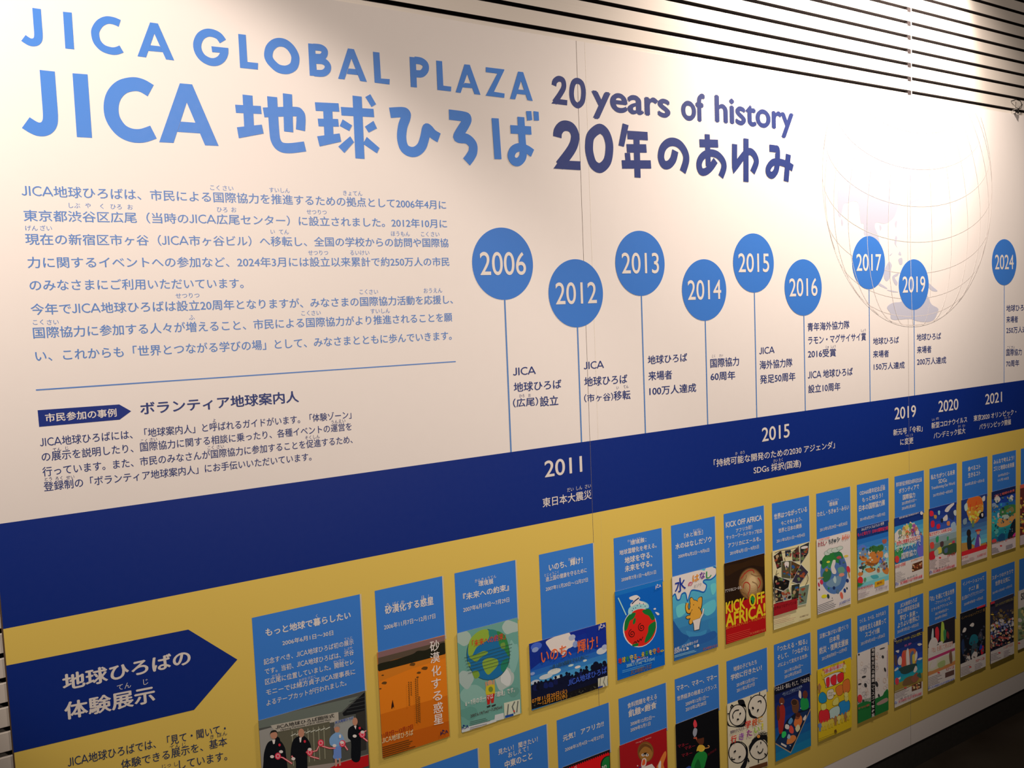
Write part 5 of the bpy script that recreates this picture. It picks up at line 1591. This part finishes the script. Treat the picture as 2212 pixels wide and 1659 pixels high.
for t, c in (("1120,750 1150,690 1180,700 1170,750 1130,770", (160, 154, 146)), ("1290,640 1310,600 1320,700 1300,720", (74, 50, 36)), ("1190,720 1250,690 1250,740 1200,760", (96, 100, 60))):
    a.blob(t, c)
a.poly("1255,805 1335,775 1335,820 1255,850", (56, 36, 30))
a.ell(1197, 803, 12, 8, (160, 44, 40))
b = over(a)
b.text('『衣』を通じて見る世界', 1135, 625, 1325, 560, 44, (176, 84, 70), .012)
b.text('9.5〜1.8', 1262, 790, 1332, 765, 34, (160, 56, 46), .012)
b.small(1105, 850, 1230, 805, 6, 14, 3, (110, 96, 90))
b.text('JICA地球ひろばで世界を体感', 1130, 945, 1335, 872, 22, (60, 66, 120), .012)
logo(b, 1103, 955, 22, 22, 7, (50, 66, 130))
done(a, b)

a = leaflet(35.57, 37.545, -13.525, -16.35, 'nearly black leaflet with two white robed figures and a dim teal glow', G2)
fill(a, (10, 10, 14))
for t, c in (("1470,540 1490,470 1530,460 1555,500 1540,540 1500,560", (14, 54, 60)), ("1490,640 1500,550 1540,545 1545,620 1520,680", (30, 40, 44)), ("1410,440 1425,400 1445,405 1435,435", (120, 120, 120)), ("1475,380 1500,355 1515,365 1505,390", (140, 140, 140)), ("1440,710 1445,655 1475,650 1480,690 1455,710", (150, 150, 150)), ("1490,660 1520,610 1545,630 1535,670 1510,690", (170, 166, 160)), ("1580,640 1575,580 1600,560 1600,620", (110, 16, 24)), ("1550,480 1575,430 1590,470 1575,520", (36, 34, 40)), ("1400,540 1420,500 1430,600 1410,640", (18, 26, 44)), ("1560,600 1575,540 1590,580", (20, 30, 80))):
    a.blob(t, c)
for x, y in ((1462, 640), (1528, 600)):
    a.ell(x, y, 11, 15, (50, 30, 24))
a.flecks("1400,430 1605,350 1605,640 1400,720", 40, ((24, 24, 30), (40, 38, 44), (20, 34, 40), (60, 50, 46)), 4, 10, 31)
fill(a, (134, 112, 106), .79, 1)
a.poly("1540,215 1615,190 1615,205 1540,232", (130, 20, 30))
a.ell(1480, 752, 12, 8, (150, 40, 36))
b = over(a)
b.text('イノベーションってナニ？展', 1400, 330, 1610, 250, 28, (84, 60, 26), .008)
b.text('9.8〜1.26', 1530, 712, 1608, 682, 30, (150, 50, 44), .012)
b.small(1395, 760, 1500, 725, 6, 13, 3, (104, 90, 86))
b.small(1520, 730, 1605, 700, 5, 13, 3, (110, 96, 92))
done(a, b)

a = leaflet(37.92, 39.885, -13.53, -16.345, 'dark leaflet crowded with small sports figures and yellow lettering under a red tab', G2)
fill(a, (22, 20, 28))
a.flecks("1662,260 1868,200 1866,360 1660,420", 60, ((60, 44, 20), (110, 84, 26), (40, 30, 24), (24, 24, 44), (74, 60, 40)), 6, 14, 41)
a.flecks("1660,360 1868,290 1866,440 1660,500", 70, ((120, 110, 110), (150, 140, 140), (60, 66, 90), (110, 40, 44), (90, 84, 90), (30, 34, 60)), 5, 13, 42)
a.flecks("1660,480 1866,410 1866,520 1660,585", 70, ((110, 56, 44), (74, 44, 36), (140, 90, 60), (90, 30, 30), (130, 120, 110), (44, 34, 34)), 5, 12, 43)
fill(a, (126, 106, 100), .80, 1)
a.poly("1660,165 1700,152 1700,178 1660,192", (140, 18, 26))
a.ell(1742, 625, 12, 8, (150, 40, 36))
b = over(a)
b.text('スポーツのチカラで世界を元気に', 1705, 215, 1868, 150, 26, (84, 70, 30), .01)
b.text('11.20〜3.31', 1780, 592, 1862, 560, 28, (150, 56, 46), .012)
b.small(1665, 640, 1760, 610, 5, 13, 3, (100, 88, 84))
b.small(1780, 610, 1860, 585, 5, 12, 3, (104, 90, 88))
done(a, b)

a = leaflet(40.26, 42.2, -13.52, -16.29, 'leaflet cut by the right edge of the picture, lower row, pale title above green', G2)
fill(a, (120, 108, 98))
fill(a, (60, 66, 44), .3, .85)
a.flecks("1912,240 1990,220 1990,540 1908,560", 30, ((96, 84, 50), (130, 120, 96), (40, 44, 30), (74, 60, 40)), 8, 20, 51)
fill(a, (110, 96, 90), .85, 1)
a.ell(1918, 538, 12, 8, (140, 36, 34))
b = over(a)
b.text('SDGs', 1935, 148, 2030, 115, 56, (24, 24, 24), .02, 3, True)
done(a, b)

# ------------------------------------------------------------------ chrome hanger at the top edge of the last panel
cr(0, 0)
hx, hz = W(2200, 233, .006)
hz += CAM_Z
h = tag(empty('panel_hanger', (hx, -.003, hz - .012)), 'small chrome wire hanger in the lowest slat groove above the last panel', 'hanger')
g = Solid()
g.tube([(hx - .034, .010, hz + .030), (hx - .020, -.006, hz + .036), (hx + .004, -.012, hz + .030), (hx + .018, -.012, hz + .012), (hx + .012, -.011, hz - .002), (hx - .002, -.010, hz - .004), (hx - .014, -.009, hz - .014)], .0022)
g.build('wire_hook', M_CHROME, h)
g = Solid()
g.tube([(hx - .024, -.006, hz + .024), (hx - .025, -.006, hz - .004)], .0016)
g.tube([(hx - .030, -.005, hz - .012), (hx + .004, -.005, hz - .002), (hx + .03, -.007, hz + .018)], .0024)
g.build('wire_arm', M_CHROME, h)
g = Solid().box(hx - .034, hx - .004, -.012, .006, hz - .026, hz - .010)
g.build('clip', M_CHROME, h, bevel=.002)
g = Solid().tube([(hx - .022, -.013, hz - .006), (hx - .022, -.013, hz - .030)], .005)
g.build('screw', M_CHROME, h)

# ------------------------------------------------------------------ tidy up
bpy.data.objects.remove(_to)
bpy.data.curves.remove(_cu)
